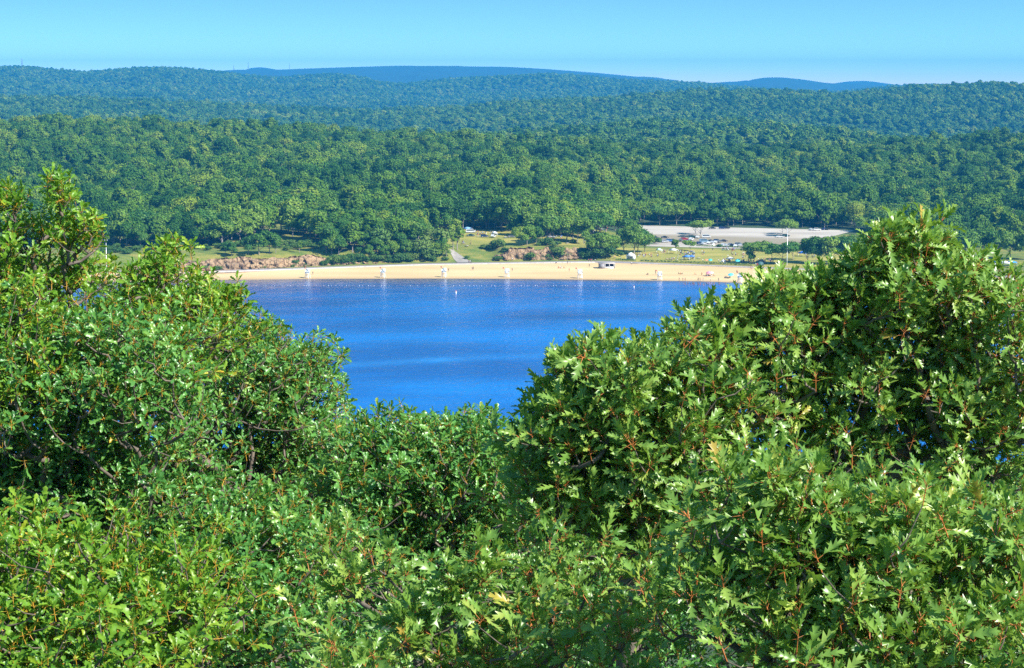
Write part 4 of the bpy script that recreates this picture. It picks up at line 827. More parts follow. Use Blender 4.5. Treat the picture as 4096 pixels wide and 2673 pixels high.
for i, (x, y) in enumerate([(950, 528), (1000, 526), (1040, 529), (700, 610), (400, 618), (440, 622), (1120, 650)]): table(ground(r1x(x), ry(y)), random.choice([(.72, .72, .74), (.6, .35, .4)]), 'picnic table among picnickers on the lawn', 'picnic tables on the lawn', random.random())
e = empty('notice_board', ground(r1x(838), ry(508)), .1)
for s_ in (-1, 1): mb = MB(); mb.tube((s_ * .6, 0, -.1), (s_ * .6, 0, 2.6), .05, .05, 5); mb.build('post', M['steel'], e)
mb = MB(); mb.box(-.85, .85, -.09, -.05, 1.1, 2.7); mb.build('board', M['white'], e); tag(e, 'small white board standing at the hedge above the lawn', 'sign')
def camp_chair():
    e = empty('camp_chair', (0, 0, 0)); mb = MB(); mb.box(-.28, .28, -.25, .25, .42, .47); mb.build('seat', M['fabric'], e)
    mb = MB(); mb.box(-.28, .28, .25, .31, .45, 1.0); mb.build('backrest', M['fabric'], e)
    for a_ in (-1, 1):
        for b_ in (-1, 1): mb = MB(); mb.tube((a_ * .3, b_ * .28, -.05), (a_ * .24, b_ * .2, .44), .02, .02, 4); mb.build('leg', M['mast'], e)
    return e
def cooler():
    e = empty('cooler', (0, 0, 0)); mb = MB(); mb.box(-.35, .35, -.2, .2, 0, .36); mb.build('body', M['fabric'], e); mb = MB(); mb.box(-.37, .37, -.22, .22, .362, .45); mb.build('lid', M['fabric'], e)
    mb = MB(); mb.box(-.41, -.375, -.08, .08, .3, .34); mb.box(.375, .41, -.08, .08, .3, .34); mb.build('handle', M['mast'], e); return e
SRC = {'camp_chair': camp_chair(), 'cooler': cooler()}; first_ = set()
for (x, y, n, dx, dy, wh, f_) in [(220, 585, 8, 46, 5, 'right of the party tent', r1x), (590, 568, 16, 34, 8, 'in the dense crowd of the upper lawn', r1x), (985, 526, 8, 26, 4, 'by the picnic tables below the lot', r1x), (965, 642, 8, 20, 6, 'by the blankets near the hedge', r1x), (1165, 642, 12, 32, 6, 'below the spreading lawn tree', r1x), (1310, 645, 8, 24, 8, 'round the dome tents', r1x), (800, 372, 10, 46, 6, 'at the back of the picnic lawn', r2x), (1480, 405, 12, 44, 8, 'among the slim trunks', r2x), (1920, 360, 12, 30, 12, 'under the tall trees left of the lot', r2x), (185, 362, 6, 20, 5, 'at the left picnic spot', r2x)]:
    for i in range(n):
        kd = random.choice(['camp_chair', 'camp_chair', 'cooler']); cn = random.choice(['white', 'white', 'blue', 'red', 'dark', 'green']); p = ground(f_(x) + random.uniform(-dx, dx), ry(y) + random.uniform(-dy, dy)); c = (*COLS[cn], 1)
        if kd in first_: o = dup(SRC[kd], p, random.uniform(0, 6.28), (1.15,) * 3, c)
        else: o = SRC[kd]; first_.add(kd); o.location = p; o.scale = (1.15,) * 3; [setattr(ch, 'color', c) for ch in o.children]
        nm = kd.replace('_', ' '); tag(o, f'{cn} {nm} {wh}', nm, f'{cn} {nm}s {wh}')
# poles
def pole(p, h, lab, r=.16):
    e = empty('light_pole', p); mb = MB(); mb.tube((0, 0, -.5), (0, 0, h), r, r * .6, 8); mb.build('mast', M['steel'], e)
    mb = MB(); mb.box(-.7, .7, -.06, .06, h - .25, h - .13); mb.build('crossarm', M['steel'], e)
    for s_ in (-1, 1): mb = MB(); mb.box(s_ * .6 - .22, s_ * .6 + .22, -.25, .12, h - .12, h + .14); mb.build('floodlight', M['steel'], e)
    tag(e, lab, 'light pole')
pole(ground(3148, 1062), 19.8, 'tall white light pole in front of the parking lot trees', .19); pole(ground(427, 1092), 16.5, 'tall pale light pole seen through the left oak twigs', .22)
e = empty('post', ground(r2x(1594), ry(660))); mb = MB(); mb.tube((0, 0, 0), (0, 0, 6.5), .07, .05, 6); mb.build('shaft', M['mast'], e); mb = MB(); mb.box(-.3, .3, -.3, .3, 6.5, 6.75); mb.build('lamp', M['mast'], e); tag(e, 'thin dark lamp post on the promenade in front of the grey rock', 'lamp post')
# buoys
def buoy():
    V = []; n = 8
    for i in range(5):
        ph = -1.2 + i * .6
        for j in range(n): V.append((math.cos(j / n * 6.283) * .3 * math.cos(ph), math.sin(j / n * 6.283) * .3 * math.cos(ph), .22 * math.sin(ph)))
    q = [(i * n + j, i * n + (j + 1) % n, (i + 1) * n + (j + 1) % n, (i + 1) * n + j) for i in range(4) for j in range(n)]
    return mk('buoy', V, np.array(q), M['canvas'], None, True)
b0 = buoy(); first = True; X = 1024.0
while X < 2480:
    Y = 1143.5 + .6 * math.sin(X / 60); r = ray(X, Y); p = r / -r[2] * H; o = b0 if first else b0.copy()
    if not first: C.objects.link(o)
    first = False; s = random.uniform(.35, .75); o.location = (p[0], p[1], .05); o.scale = (s, s, s); sec = 'off the left rocks' if X < 1560 else ('off the gravel track and the pink rocks' if X < 2120 else 'off the lifeguard hut'); tag(o, 'small white float of the swimming line ' + sec, 'buoy', 'white floats of the swimming line ' + sec)
    X += random.choice([11, 13, 17, 24, 9, 30, 20])
def marker(X, Y, s, lab):
    r = ray(X, Y); p = r / -r[2] * H; e = empty('marker_buoy', (p[0], p[1], 0)); mb = MB(); mb.cyl((0, 0, .35), (0, 0, 1), .32, 1.1, 10); mb.build('float', M['white'], e); mb = MB(); mb.tube((0, 0, .9), (0, 0, 1.6), .2, .06, 8); mb.build('topmark', M['orange'], e); e.scale = (s,) * 3; tag(e, lab, 'buoy')
marker(1824, 1174, .95, 'white buoy with orange top alone in the lake left of centre'); marker(2536, 1151, .75, 'small orange-topped buoy in the lake below the hut')

# ------------------------------------------------------------------ cars
def wheelset(e, xs_, y_, r):
    for a in xs_:
        for b_ in (-1, 1):
            mb = MB(); mb.cyl((a, b_ * y_, r), (0, 1, 0), r, .22, 14); wl = mb.build('wheel', M['rubber'], e); mb = MB(); mb.cyl((a, b_ * (y_ + .115), r), (0, 1, 0), r * .55, .02, 10); mb.build('rim', M['steel'], wl)
def car(kind):
    e = empty('parked_' + ('van' if kind == 'van' else 'car'), (0, 0, 0)); prof_ = {
     'sedan': ([(-2.3, .35), (-2.35, .75), (-2.2, .98), (-1.35, 1.02), (-.6, 1.42), (.55, 1.45), (1.35, 1.0), (2.15, .86), (2.35, .62), (2.3, .35)], [(-1.28, 1.02), (-.58, 1.38), (.52, 1.41), (1.25, 1.02)]),
     'suv': ([(-2.25, .4), (-2.32, .9), (-2.22, 1.1), (-1.95, 1.66), (-1.6, 1.74), (.45, 1.72), (1.15, 1.14), (2.1, 1.02), (2.32, .75), (2.28, .4)], [(-2.05, 1.12), (-1.85, 1.6), (.38, 1.64), (1.0, 1.14)]),
     'van': ([(-2.7, .4), (-2.78, 1.0), (-2.7, 2.1), (-2.5, 2.22), (1.2, 2.18), (1.75, 1.9), (2.2, 1.25), (2.75, 1.0), (2.8, .7), (2.75, .4)], [(-2.4, 1.25), (-2.4, 1.9), (1.15, 1.95), (1.65, 1.85), (2.05, 1.3)])}[kind]
    P, G = prof_; n = len(P); wd = .9 if kind != 'van' else .98
    def side(z): return wd - max(0, z - 1.0) * .16
    V = [(x, -side(z), z) for x, z in P] + [(x, side(z), z) for x, z in P]; mb = MB()
    mb.add(V, [(i, (i + 1) % n, (i + 1) % n + n, i + n) for i in range(n)])
    ctr = [(0, -wd, .7), (0, wd, .7)]; mb.add([*V[:n], ctr[0]], [], [(n, (i + 1) % n, i) for i in range(n)]); mb.add([*V[n:], ctr[1]], [], [(n, i, (i + 1) % n) for i in range(n)])
    mb.build('body', M['paint'], e)
    mb = MB(); g = len(G); Vg = [(x, -side(z) - .012, z) for x, z in G] + [(x, side(z) + .012, z) for x, z in G]
    for sd_ in (0, 1):
        mb = MB(); vg = Vg[sd_ * g:(sd_ + 1) * g]
        if g == 4: mb.add(vg, [(3, 2, 1, 0)] if sd_ == 0 else [(0, 1, 2, 3)])
        else: mb.add(vg, [(3, 2, 1, 0)] if sd_ == 0 else [(0, 1, 2, 3)], [(4, 3, 0)] if sd_ == 0 else [(0, 3, 4)])
        mb.build('side_window', M['glass'], e)
    i0 = {'sedan': 5, 'suv': 5, 'van': 5}[kind]; (xa, za), (xb, zb) = P[i0], P[i0 + 1]; dx, dz = xb - xa, zb - za; nn = np.array([-dz, 0, dx]); nn = nn / np.linalg.norm(nn) * -.015
    if nn[2] < 0: nn = -nn
    w0, w1 = side(za) - .1, side(zb) - .1; mb = MB(); mb.add([np.array((xa + dx * .1, -w0, za + dz * .1)) + nn, np.array((xa + dx * .1, w0, za + dz * .1)) + nn, np.array((xa + dx * .92, w1, za + dz * .92)) + nn, np.array((xa + dx * .92, -w1, za + dz * .92)) + nn], [(0, 3, 2, 1)]); mb.build('windscreen', M['glass'], e)
    wheelset(e, (-1.4, 1.42) if kind != 'van' else (-1.7, 1.75), wd - .08, .34)
    for s_ in (-1, 1): mb = MB(); fx = P[-2][0]; mb.box(fx - .06, fx + .02, s_ * .62 - .16, s_ * .62 + .16, .62, .76); mb.build('headlight', M['steel'], e)
    return e
CARS = {k: car(k) for k in ('sedan', 'suv', 'van')}; used = set()
CC = {'white': (.8, .8, .8), 'silver': (.5, .52, .54), 'grey': (.18, .19, .2), 'black': (.02, .02, .025), 'dark blue': (.02, .04, .14), 'dark red': (.2, .015, .02), 'red': (.55, .02, .03), 'dark green': (.01, .06, .04), 'blue': (.05, .15, .4), 'light blue': (.25, .4, .55)}
def put_car(X, Y, kind, col, lab, rz):
    p = ground(X, Y + 2); p = (p[0], p[1], p[2] + .12); c = (*CC[col], 1)
    if kind not in used: o = CARS[kind]; used.add(kind); o.location = p; [setattr(ch, 'color', c) for ch in o.children]; o.color = c
    else:
        o = dup(CARS[kind], p, color=c)
    o.rotation_euler = (0, 0, rz + random.uniform(-.06, .06)); tag(o, lab, 'van' if kind == 'van' else 'car', None)
cars = [(262, 432, 'suv', 'grey', 'grey car in front of the dark red one, upper left row', .9), (318, 428, 'sedan', 'white', 'white car in the gap of the upper left row', 1.1), (455, 438, 'sedan', 'black', 'black car right of the blue one near the small shrub', .2), (610, 450, 'sedan', 'silver', 'silver car between the red car group and the near row', .3), (812, 445, 'sedan', 'black', 'black car behind the middle of the near row', .2), (878, 444, 'suv', 'dark blue', 'dark blue car behind the right part of the near row', .2), (1025, 490, 'suv', 'black', 'black car directly behind the picnic tables', 1.1), (243, 420, 'sedan', 'dark red', 'dark red car at the left end of the upper row', 0), (288, 412, 'sedan', 'black', 'black car second in the upper left row', 0), (378, 410, 'sedan', 'black', 'black car right of the gap in the upper left row', .1), (345, 447, 'sedan', 'silver', 'silver car left in the row behind the lawn', .2), (382, 449, 'suv', 'silver', 'silver car between a silver and a blue one near the small shrub', .3), (425, 443, 'suv', 'blue', 'blue car right of the silver cars near the small shrub', .3),
    (532, 440, 'suv', 'grey', 'grey car left beside the red one', 1.2), (566, 428, 'suv', 'red', 'bright red car in the middle left group', .1), (592, 446, 'sedan', 'dark blue', 'dark blue car just in front of the red one', .4), (632, 430, 'suv', 'white', 'white car right of the red one', 1.1), (640, 406, 'suv', 'dark green', 'dark green car behind the white one by the flat-topped trees', .1), (692, 408, 'sedan', 'white', 'white car under the flat-topped trees', 1.2), (775, 406, 'van', 'white', 'long white van right of the two flat-topped trees', 0),
    (715, 468, 'suv', 'dark blue', 'dark blue car left in the near row', .5), (752, 450, 'van', 'light blue', 'pale blue van in the near row', .1), (748, 470, 'sedan', 'silver', 'silver car in front of the pale blue van', 1.0), (797, 463, 'sedan', 'white', 'white car third in the near row', 1.3), (831, 460, 'suv', 'silver', 'silver car fourth in the near row', 1.3), (862, 456, 'sedan', 'white', 'white car fifth in the near row', 1.2), (895, 452, 'suv', 'grey', 'grey car near the right end of the near row', 1.2), (938, 444, 'sedan', 'black', 'black car at the right end of the near row', .3),
    (945, 486, 'suv', 'white', 'white car by the round shrub at the hedge', .8), (968, 490, 'sedan', 'silver', 'silver car right beside the white one at the hedge', 1.2), (1000, 480, 'sedan', 'grey', 'grey car behind the picnic tables', 1.1), (1050, 492, 'sedan', 'white', 'white car behind the picnic tables, right of the grey one', 1.3), (1085, 478, 'suv', 'grey', 'large grey car right of the white one behind the tables', .2), (1108, 484, 'sedan', 'silver', 'silver car at the right end behind the picnic tables', .3),
    (1355, 492, 'sedan', 'black', 'black car left of the silver one near the right trees', .3), (1398, 482, 'suv', 'silver', 'silver car near the right trees above the lawn', .3), (1350, 510, 'sedan', 'dark blue', 'dark blue car nearest the lawn at the right trees', .2),
    (832, 322, 'sedan', 'black', 'black car left of a pair under the far trees of the lot', 0), (925, 322, 'suv', 'dark blue', 'dark blue car right of a pair under the far trees', 0), (965, 321, 'suv', 'black', 'black car under the far trees, rightmost there', .1), (1472, 404, 'sedan', 'white', 'white car alone under the flat-topped tree by the pole', .1), (1532, 396, 'suv', 'dark green', 'dark green car right of the white one under the flat-topped tree', .1),
    (1830, 336, 'suv', 'white', 'white car at the far right edge of the lot', .2), (1776, 334, 'sedan', 'silver', 'silver car left of the white one at the far right edge', .9), (1900, 330, 'sedan', 'dark blue', 'dark blue car at the far right edge, second from right', .8), (1930, 330, 'sedan', 'black', 'black car at the far right edge of the lot, last one', 1.0)]
for (x, y, k, c, lab, rz) in cars: put_car(r1x(x), ry(y), k, c, lab, rz)
for (x, y, k, c, lab, rz) in [(672, 358, 'van', 'white', 'white van left in the trees behind the picnic lawn', 0), (672, 392, 'sedan', 'dark green', 'dark green car in the shade behind the picnic lawn', 0), (805, 400, 'suv', 'dark blue', 'dark blue car in the shade at the middle of the picnic lawn', .1), (890, 402, 'suv', 'white', 'white car right of the dark blue one behind the picnic lawn', 1.3), (1440, 405, 'sedan', 'silver', 'silver car among slim trunks above the pink rocks', .1), (1790, 440, 'sedan', 'silver', 'silver car above the grey rock', .2), (1060, 402, 'sedan', 'grey', 'grey car at the right of the open picnic grass', .2)]:
    put_car(r2x(x), ry(y), k, c, lab, rz)

# ------------------------------------------------------------------ masts on the ridges
def mast(X, Y, D, hpx, lab):
    p = at(X, Y, D); h = hpx / F * D; e = empty('radio_mast', (p[0], p[1], p[2] - 8)); wd = h * .05 + .8; hh = h + 8
    for a in (-1, 1):
        for b_ in (-1, 1): mb = MB(); mb.tube((a * wd, b_ * wd, 0), (a * wd * .4, b_ * wd * .4, hh), .35, .25, 4); mb.build('leg', M['mast'], e)
    mb = MB(); k = 7
    for i in range(k):
        z0, z1 = hh * i / k, hh * (i + 1) / k; f0, f1 = wd * (1 - .6 * i / k), wd * (1 - .6 * (i + 1) / k)
        for s_ in (-1, 1): mb.tube((-f0, s_ * f0, z0), (f1, s_ * f1, z1), .16, .16, 4); mb.tube((f0, s_ * f0, z0), (-f1, s_ * f1, z1), .16, .16, 4)
    mb.build('bracing', M['mast'], e); tag(e, lab, 'mast')
mast(88, 256, 8000, 20, 'lattice mast on the ridge at the far left'); mast(993, 279, 12500, 30, 'tallest thin mast on the far blue ridge left of centre'); mast(1158, 279, 12500, 24, 'thin mast on the far blue ridge, right of the tallest'); mast(935, 284, 12500, 22, 'faint mast on the far blue ridge, left of the tallest')

# ------------------------------------------------------------------ the oaks round the lookout
def leaf_shape(kind):
    """midrib stations (t, half width, forward shift of the edge)"""
    if kind == 'red': st = [(0, .0, 0), (.10, .03, 0), (.20, .17, .07), (.27, .05, .02), (.42, .255, .16), (.50, .06, .03), (.64, .245, .17), (.72, .065, .03), (.84, .15, .1), (.90, .05, .02), (1.0, .0, 0)]
    else: st = [(0, .0, 0), (.12, .06, 0), (.28, .16, .05), (.40, .10, .02), (.55, .22, .06), (.66, .12, .02), (.80, .19, .06), (.90, .12, .02), (1.0, .0, 0)]
    V = []; Q = []
    for t_, w_, f_ in st:
        V += [(t_, 0, 0), (t_ + f_ * (w_ > .1), w_, .0), (t_ + f_ * (w_ > .1), -w_, .0)]
    for i in range(len(st) - 1):
        a = i * 3; b_ = a + 3; Q += [(a, b_, b_ + 1, a + 1), (a, a + 2, b_ + 2, b_)]
    return np.array(V), np.array(Q)
def rosette(kind, seed, nleaf, Lf):
    """leaves round a shoot tip pointing along +z; returns verts, quads, per-vertex rnd, stalk tubes"""
    g = np.random.default_rng(seed); LV, LQ = leaf_shape(kind); V = []; Q = []; rn = []; SP = []; SQ = []
    for i in range(nleaf):
        az = i * 2.39996 + g.normal() * .25; lay = i / nleaf; el = R(68 - 72 * lay + g.normal() * 18); L_ = Lf * (.62 + .5 * math.sin(.5 + 2.2 * lay)) * (.7 + .5 * g.random())
        pl = L_ * (.16 + .12 * g.random()); z0 = -.55 * Lf * lay
        ca, sa = math.cos(az), math.sin(az); dirp = np.array([ca * math.cos(el), sa * math.cos(el), math.sin(el)])
        fold = .12 + .5 * g.random(); droop = .15 + .45 * g.random(); tw = g.normal() * .45
        v = LV.copy(); tt = v[:, 0]; v[:, 2] += np.abs(v[:, 1]) * fold * 1.3 - droop * tt ** 2 * .55 + .03 * np.sin(tt * 12 + i) ; v[:, 1] *= (1 - fold * .35)
        cw, sw = math.cos(tw), math.sin(tw); yy = v[:, 1] * cw - v[:, 2] * sw; zz = v[:, 1] * sw + v[:, 2] * cw
        side = np.array([-sa, ca, 0]); up = np.cross(dirp, side); 
        base = np.array([0, 0, z0]); st = base + dirp * pl
        w_ = st + L_ * (tt[:, None] * dirp + yy[:, None] * side + zz[:, None] * up)
        Q.append(LQ + len(V) * len(LV)); V.append(w_); rn.append(np.full(len(LV), np.clip(g.normal(.42, .17), 0, .93) if g.random() > -1 else 1.0)); SP.append(base); SQ.append(st + dirp * L_ * .25)
    return np.concatenate(V), np.concatenate(Q), np.concatenate(rn), np.array(SP), np.array(SQ)
OUT = [(-600, 700), (0, 690), (60, 715), (130, 760), (175, 690), (230, 662), (300, 690), (325, 800), (420, 845), (450, 960), (520, 1020), (600, 985), (660, 945), (730, 950), (785, 985), (800, 1040), (900, 1080), (985, 1122), (1000, 1200), (1100, 1242), (1150, 1300), (1210, 1330), (1300, 1312), (1385, 1360), (1402, 1470), (1412, 1620), (1430, 1640), (1500, 1612), (1600, 1606), (1690, 1645), (1780, 1650), (1860, 1600), (1930, 1610), (1990, 1650), (2045, 1690), (2070, 1600), (2130, 1530), (2150, 1430), (2200, 1385), (2330, 1285), (2400, 1300), (2480, 1312), (2560, 1318), (2630, 1310), (2650, 1262), (2740, 1210), (2820, 1185), (2900, 1190), (2990, 1130), (3100, 1075), (3180, 1095), (3290, 1045), (3390, 1030), (3430, 950), (3450, 895), (3520, 870), (3640, 855), (3720, 828), (3790, 835), (3850, 900), (3868, 1000), (3930, 980), (3990, 975), (4030, 1045), (4096, 1090), (4700, 1080)]
ox, oy = zip(*OUT)
RNG = np.random.default_rng(5)
ROS = {}
def oak(label, blobs, kind, Lf, lm, stalk, base_xy, seed, nleaf=9, clip=True, tr=.16, spread=.30, dens=1.0):
    """blobs: (X, Y, distance, rx px, ry px, depth m, number of shoots)"""
    g = np.random.default_rng(seed); tips = []; dirs = []
    for (X, Y, D, rx, ry_, rd, n) in blobs:
        c = at(X, Y, D); rw, rh = rx / F * D, ry_ / F * D; n = int(n * dens * (1.55 if kind == 'white' else 1.3)); nc = max(3, n // 4)
        q = g.normal(size=(nc, 3)); q /= np.linalg.norm(q, axis=1, keepdims=True); q *= (g.random((nc, 1)) ** .45); sc3 = np.array([rw, rd, rh]); cc = c + q * sc3
        k = g.integers(0, nc, n); p = cc[k] + g.normal(size=(n, 3)) * min(spread, rw * .35) * np.array([1, 1, .7])
        d = (p - c) / sc3 * .55 + g.normal(size=(n, 3)) * .38 + np.array([.12, -.12, .85]); tips.append(p); dirs.append(d)
    P = np.concatenate(tips); Dv = np.concatenate(dirs); Dv /= np.linalg.norm(Dv, axis=1, keepdims=True)
    px, py = project(P); dist = P[:, 1]; marg = Lf * .75 / dist * F
    lim = np.maximum.reduce([np.interp(px + dx * marg, ox, oy) + (marg * (.95 if dx == 0 else .3)) for dx in (-.8, -.4, 0, .4, .8)])
    lim = lim - 26 * g.random(len(P)) ** 2
    ok = (py > lim) if clip else np.ones(len(P), bool)
    P, Dv = P[ok], Dv[ok]; n = len(P)
    key = (kind, Lf, nleaf)
    if key not in ROS: ROS[key] = [rosette(kind, 40 + i, nleaf, Lf) for i in range(7)]
    VV = []; QQ = []; RN = []; SP = []; SQ = []; off = 0
    d, u, v = frames(Dv); th = g.random(n) * 6.283; cu = np.cos(th)[:, None]; su = np.sin(th)[:, None]; u, v = u * cu + v * su, v * cu - u * su
    S = (.62 + .62 * g.random(n)); ki = g.integers(0, 7, n); ci = np.clip(g.normal(0, .13, n) , -.3, .3)
    for k in range(7):
        m_ = np.where(ki == k)[0]; rv, rq, rr, sp, sq = ROS[key][k]
        if not len(m_): continue
        Rm = np.stack([u[m_], v[m_], d[m_]], 1) * S[m_][:, None, None]       # rows
        W = np.einsum('vk,nkj->nvj', rv, Rm) + P[m_][:, None]
        VV.append(W.reshape(-1, 3)); QQ.append((rq[None] + (np.arange(len(m_)) * len(rv))[:, None, None] + off).reshape(-1, 4)); off += W.shape[0] * W.shape[1]
        RN.append(np.clip(rr[None] + ci[m_][:, None] * (rr[None] < .99), 0, 1).ravel())
        SP.append((np.einsum('vk,nkj->nvj', sp, Rm) + P[m_][:, None]).reshape(-1, 3)); SQ.append((np.einsum('vk,nkj->nvj', sq, Rm) + P[m_][:, None]).reshape(-1, 3))
    bx, by = base_xy; gz = float(hxy(bx, by)[0]); e = empty('oak_tree', (bx, by, gz)); O = np.array([bx, by, gz])
    mk('crown', np.concatenate(VV) - O, np.concatenate(QQ), M[lm], e, True, attrs={'rnd': ('FLOAT', np.concatenate(RN))})
    # skeleton: trunk, then every shoot tip joins the nearest limb on its way down
    c0 = P.mean(0); zlow = np.percentile(P[:, 2], 8); root = np.array([bx, by, gz - .3]); top = np.array([c0[0], c0[1], zlow - .2]); tr_ = []
    for i in range(9): f = i / 8; tr_.append(root + (top - root) * f + np.array([math.sin(f * 5 + seed) * .15, math.cos(f * 4 + seed) * .15, 0]) * f * (1 - f) * 4)
    nodes = list(tr_); par = [-1] + list(range(8))
    lim_ = P[g.choice(n, min(n, 26 + n // 60), replace=False)] * .82 + top * .18
    def attach(t_, steps, pen):
        A = np.array(nodes); dd = np.linalg.norm(A - t_, axis=1) + pen * np.maximum(0, A[:, 2] - t_[2] + .1) + .04 * np.linalg.norm(A - top, axis=1); j = int(np.argmin(dd)); a = A[j]; L_ = np.linalg.norm(t_ - a); q = j
        for s_ in range(1, steps + 1):
            f = s_ / steps; pt = a + (t_ - a) * f + np.array([0, 0, -.10 * L_ * math.sin(f * 3.14)]) + (g.normal(size=3) * .03 * L_ if s_ < steps else 0); nodes.append(pt); par.append(q); q = len(nodes) - 1
    for t_ in sorted(lim_, key=lambda t: np.linalg.norm(t - top)): attach(t_, 4, 1.5)
    nb = len(nodes)
    back = P - Dv * (Lf * .9)
    for i in np.argsort(np.linalg.norm(back - top, axis=1)): attach(back[i], 2, 1.2)
    Nn = np.array(nodes); par = np.array(par); w2 = np.full(len(Nn), .0035 ** 2.2)
    for j in range(len(Nn) - 1, 0, -1): w2[par[j]] += w2[j]
    rad = np.minimum(w2 ** (1 / 2.2), tr * 1.1); rad[:9] = np.maximum(rad[:9], np.linspace(tr * 1.25, tr * .7, 9)); jj = np.arange(1, len(Nn)); pj = par[jj]
    Vt, Qt = tubes(Nn[pj], Nn[jj], np.minimum(rad[pj], rad[jj] * 1.35), rad[jj], 6)
    tip_r = np.full(n, .0035); Vt2, Qt2 = tubes(back, P, tip_r, tip_r * .7, 4)
    mk('trunk', Vt - O, Qt, M['bark'], e, True)
    SPc, SQc = np.concatenate(SP), np.concatenate(SQ); r_ = np.full(len(SPc), .0026 if kind == 'red' else .0022); Vs, Qs = tubes(SPc, SQc, r_, r_ * .6, 3)
    Vs = np.concatenate([Vt2, Vs]); Qs = np.concatenate([Qt2, Qs + len(Vt2)])
    mk('leaf_stalks', Vs - O, Qs, M[stalk], e)
    tag(e, label, 'oak tree', 'oaks round the lookout'); return e
def px2(X, D): return at(X, 1500, D)[0]
oak('airy sparse oak at the upper left, its thin twigs rising above the shore', [(30, 800, 21, 90, 110, .5, 34), (20, 1000, 21, 140, 160, .8, 60), (232, 745, 21, 85, 85, .4, 30), (250, 900, 21, 130, 90, .6, 44), (395, 905, 21, 60, 65, .3, 16), (160, 1080, 21.5, 180, 120, .8, 80), (330, 1090, 21.5, 110, 90, .6, 30), (-250, 950, 21, 220, 260, 1, 80), (100, 1240, 20.5, 300, 130, 1, 150), (60, 1450, 20.2, 330, 180, 1, 190)], 'white', .098, 'leaf_yell', 'stalk_y', (px2(200, 22), 22.5), 1, spread=.13, tr=.028, dens=.8)
oak('bushy oak whose round twig heads hide the left end of the beach', [(680, 1030, 23, 120, 90, .5, 50), (560, 1130, 23, 160, 110, .7, 70), (800, 1170, 23.5, 170, 120, .8, 80), (930, 1250, 24, 130, 120, .8, 80), (600, 1280, 24, 300, 130, 1.1, 160), (300, 1290, 24, 300, 130, 1.1, 160), (-50, 1330, 24, 300, 160, 1.2, 140), (650, 1400, 21.5, 260, 170, 1, 160)], 'white', .098, 'leaf_yell', 'stalk_y', (px2(620, 25), 25.5), 2, spread=.16, tr=.035, dens=.8)
oak('large leafy oak filling the left, right edge standing over the lake', [(1150, 1500, 27, 250, 230, 1.6, 420), (1250, 1800, 27, 190, 260, 1.4, 330), (850, 1480, 27, 330, 260, 1.8, 520), (480, 1480, 20.5, 300, 250, 1.3, 330), (100, 1540, 20.5, 330, 250, 1.3, 330), (950, 1850, 27, 360, 260, 1.8, 420), (450, 1860, 21, 380, 240, 1.3, 330), (0, 1860, 21, 330, 240, 1.3, 280), (-350, 1700, 27.5, 300, 400, 1.8, 240)], 'white', .102, 'leaf_white', 'stalk_y', (px2(650, 29), 29.5), 3, tr=.2)
oak('low small-leaved oak whose top lines the near shore at the centre', [(1600, 1850, 24, 260, 250, 1.4, 420), (1880, 1830, 24, 240, 240, 1.4, 380), (1450, 1950, 24, 200, 240, 1.4, 300), (1700, 2150, 24, 420, 230, 1.6, 360), (2100, 1950, 24, 160, 260, 1.2, 160)], 'white', .106, 'leaf_white', 'stalk_y', (px2(1750, 25), 25.5), 4, tr=.14)
oak('yellow-green oak at the bottom left corner', [(150, 2330, 16, 360, 300, 1.1, 300), (600, 2450, 16, 330, 270, 1.1, 260), (-200, 2450, 16, 300, 400, 1.1, 160), (300, 2650, 15, 500, 200, 1.2, 220)], 'white', .106, 'leaf_yell', 'stalk_y', (px2(260, 16), 16.5), 5, tr=.12)
oak('green oak below the big left one, at the bottom left of centre', [(850, 2180, 20, 300, 230, 1.3, 280), (1150, 2230, 20, 280, 230, 1.3, 240), (1000, 2500, 19, 350, 220, 1.3, 240), (500, 2130, 21, 300, 180, 1.3, 220), (100, 2080, 21, 300, 160, 1.3, 180)], 'white', .106, 'leaf_white', 'stalk_y', (px2(900, 20), 20.5), 6, tr=.13)
oak('red oak with orange leaf stalks right of centre, top left edge over the lake', [(2380, 1480, 15.5, 230, 190, .6, 120), (2600, 1500, 15.5, 260, 190, .7, 130), (2250, 1700, 15.5, 200, 190, .6, 100), (2500, 1750, 15.5, 300, 230, .8, 160), (2850, 1700, 15.5, 260, 250, .8, 140), (2300, 1950, 15.5, 300, 190, .8, 110), (2700, 2000, 15.5, 320, 200, .8, 120)], 'red', .15, 'leaf_red', 'stalk', (px2(2550, 16), 16.4), 7, tr=.09, spread=.28, dens=.85)
oak('tall red oak at the upper right reaching above the parking lot', [(3640, 1000, 16, 190, 150, .5, 80), (3480, 1130, 16, 200, 120, .6, 76), (3800, 1150, 16, 220, 200, .7, 110), (3950, 1100, 16, 160, 110, .5, 44), (3150, 1250, 16, 300, 140, .7, 110), (2850, 1320, 16, 230, 120, .6, 80), (3150, 1180, 16, 130, 90, .4, 50), (3330, 1150, 16, 120, 90, .4, 44), (2950, 1240, 16, 120, 70, .4, 40), (3450, 1380, 16.3, 340, 190, .9, 170), (3900, 1400, 16.3, 340, 230, .9, 170), (3100, 1550, 16.3, 330, 200, .9, 150), (3600, 1650, 16.3, 360, 220, .9, 170), (4000, 1680, 16.3, 300, 220, .9, 120), (4400, 1400, 16.5, 300, 300, .9, 90)], 'red', .145, 'leaf_red', 'stalk', (px2(3600, 17), 17.5), 8, tr=.09, spread=.28, dens=.85)
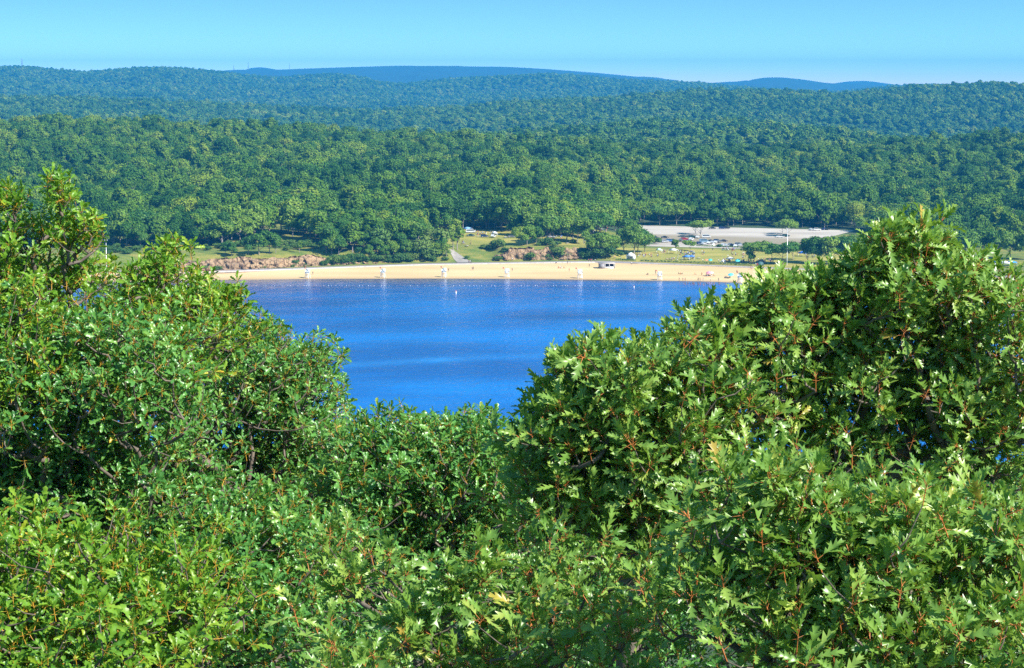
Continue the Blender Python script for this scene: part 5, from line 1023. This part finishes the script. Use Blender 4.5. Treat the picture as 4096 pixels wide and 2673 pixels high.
oak('nearest red oak with large pale leaves at the right bottom', [(3150, 2050, 12, 330, 220, .6, 80), (3550, 2080, 12, 300, 220, .6, 76), (3950, 2150, 12, 300, 240, .6, 66), (3350, 2330, 11.6, 400, 200, .6, 80), (3900, 2480, 11.4, 350, 220, .6, 66), (2900, 2400, 11.8, 260, 190, .6, 40), (3300, 2620, 11.3, 500, 140, .6, 56), (4350, 2300, 11.8, 220, 400, .6, 30)], 'red', .15, 'leaf_red', 'stalk', (px2(3500, 11.9), 12.0), 9, tr=.09, spread=.17)
oak('shaded red oak with a few bright sprigs at the bottom centre', [(1880, 2260, 13, 120, 130, .35, 16), (1700, 2430, 13, 180, 120, .4, 18), (2250, 2330, 13.3, 300, 220, .6, 44), (2000, 2560, 13, 400, 130, .5, 34), (1450, 2620, 12.5, 360, 100, .5, 24), (2500, 2560, 12.8, 300, 170, .5, 34), (1500, 2250, 14, 250, 150, .6, 22)], 'red', .145, 'leaf_red', 'stalk', (px2(2000, 13.3), 13.4), 10, tr=.08, spread=.17)
oak('red oak just past the right edge, its twigs touching the frame', [(4750, 1450, 17, 420, 330, 1.2, 200), (5000, 1950, 17, 500, 330, 1.2, 200), (4700, 2400, 15, 450, 350, 1.2, 150), (5600, 1800, 20, 500, 500, 1.5, 220)], 'red', .15, 'leaf_red', 'stalk', (px2(5000, 18), 18.5), 11, tr=.1, spread=.28)
oak('oak just past the left edge, its twigs touching the frame', [(-750, 1450, 21, 420, 330, 1.4, 260), (-900, 2000, 20, 500, 330, 1.4, 260), (-700, 2500, 17, 400, 300, 1.2, 160)], 'white', .106, 'leaf_white', 'stalk_y', (px2(-800, 21), 21.5), 12, tr=.1)
# the next row of oaks, seen through the gaps
for i, (X, D, lab) in enumerate([(200, 33, 'oak in the second row behind the bottom left corner'), (1050, 32, 'oak in the second row behind the large left oak'), (1750, 31, 'dark oak in the second row behind the low central oak'), (2500, 30, 'dark oak in the second row behind the red oak of the centre'), (3250, 29, 'dark oak in the second row behind the nearest red oak'), (4000, 29, 'dark oak in the second row at the right edge'), (4950, 27, 'oak of the second row beyond the right edge'), (5800, 27, 'farthest right oak of the second row')]):
    y0 = {0: 2150, 1: 2200, 2: 2200, 3: 2150, 4: 2100, 5: 2100, 6: 2050, 7: 2050}[i]
    oak(lab, [(X, y0, D, 480, 330, 2.0, 420), (X + 60, y0 + 420, D - 2, 520, 260, 2.0, 360)], 'white', .13, 'leaf_white', 'stalk_y', (px2(X, D), D + .6), 20 + i, nleaf=8, tr=.17)

# ------------------------------------------------------------------ hazy air
mb = MB(); mb.box(-6400, 6400, -350, 14800, -40, 255); hz = mb.build('haze', None); hz['kind'] = 'stuff'
m = bpy.data.materials.new('haze_air'); m.use_nodes = True; t = m.node_tree; t.nodes.clear(); pv = N(t, 'ShaderNodeVolumePrincipled'); ou = N(t, 'ShaderNodeOutputMaterial')
pv.inputs['Color'].default_value = (.04, .43, 1.0, 1); pv.inputs['Density'].default_value = .92e-4; pv.inputs['Anisotropy'].default_value = .0
t.links.new(pv.outputs[0], ou.inputs['Volume']); hz.data.materials.clear(); hz.data.materials.append(m)
tag(hz, 'thin blue summer haze lying over the hills', 'haze')
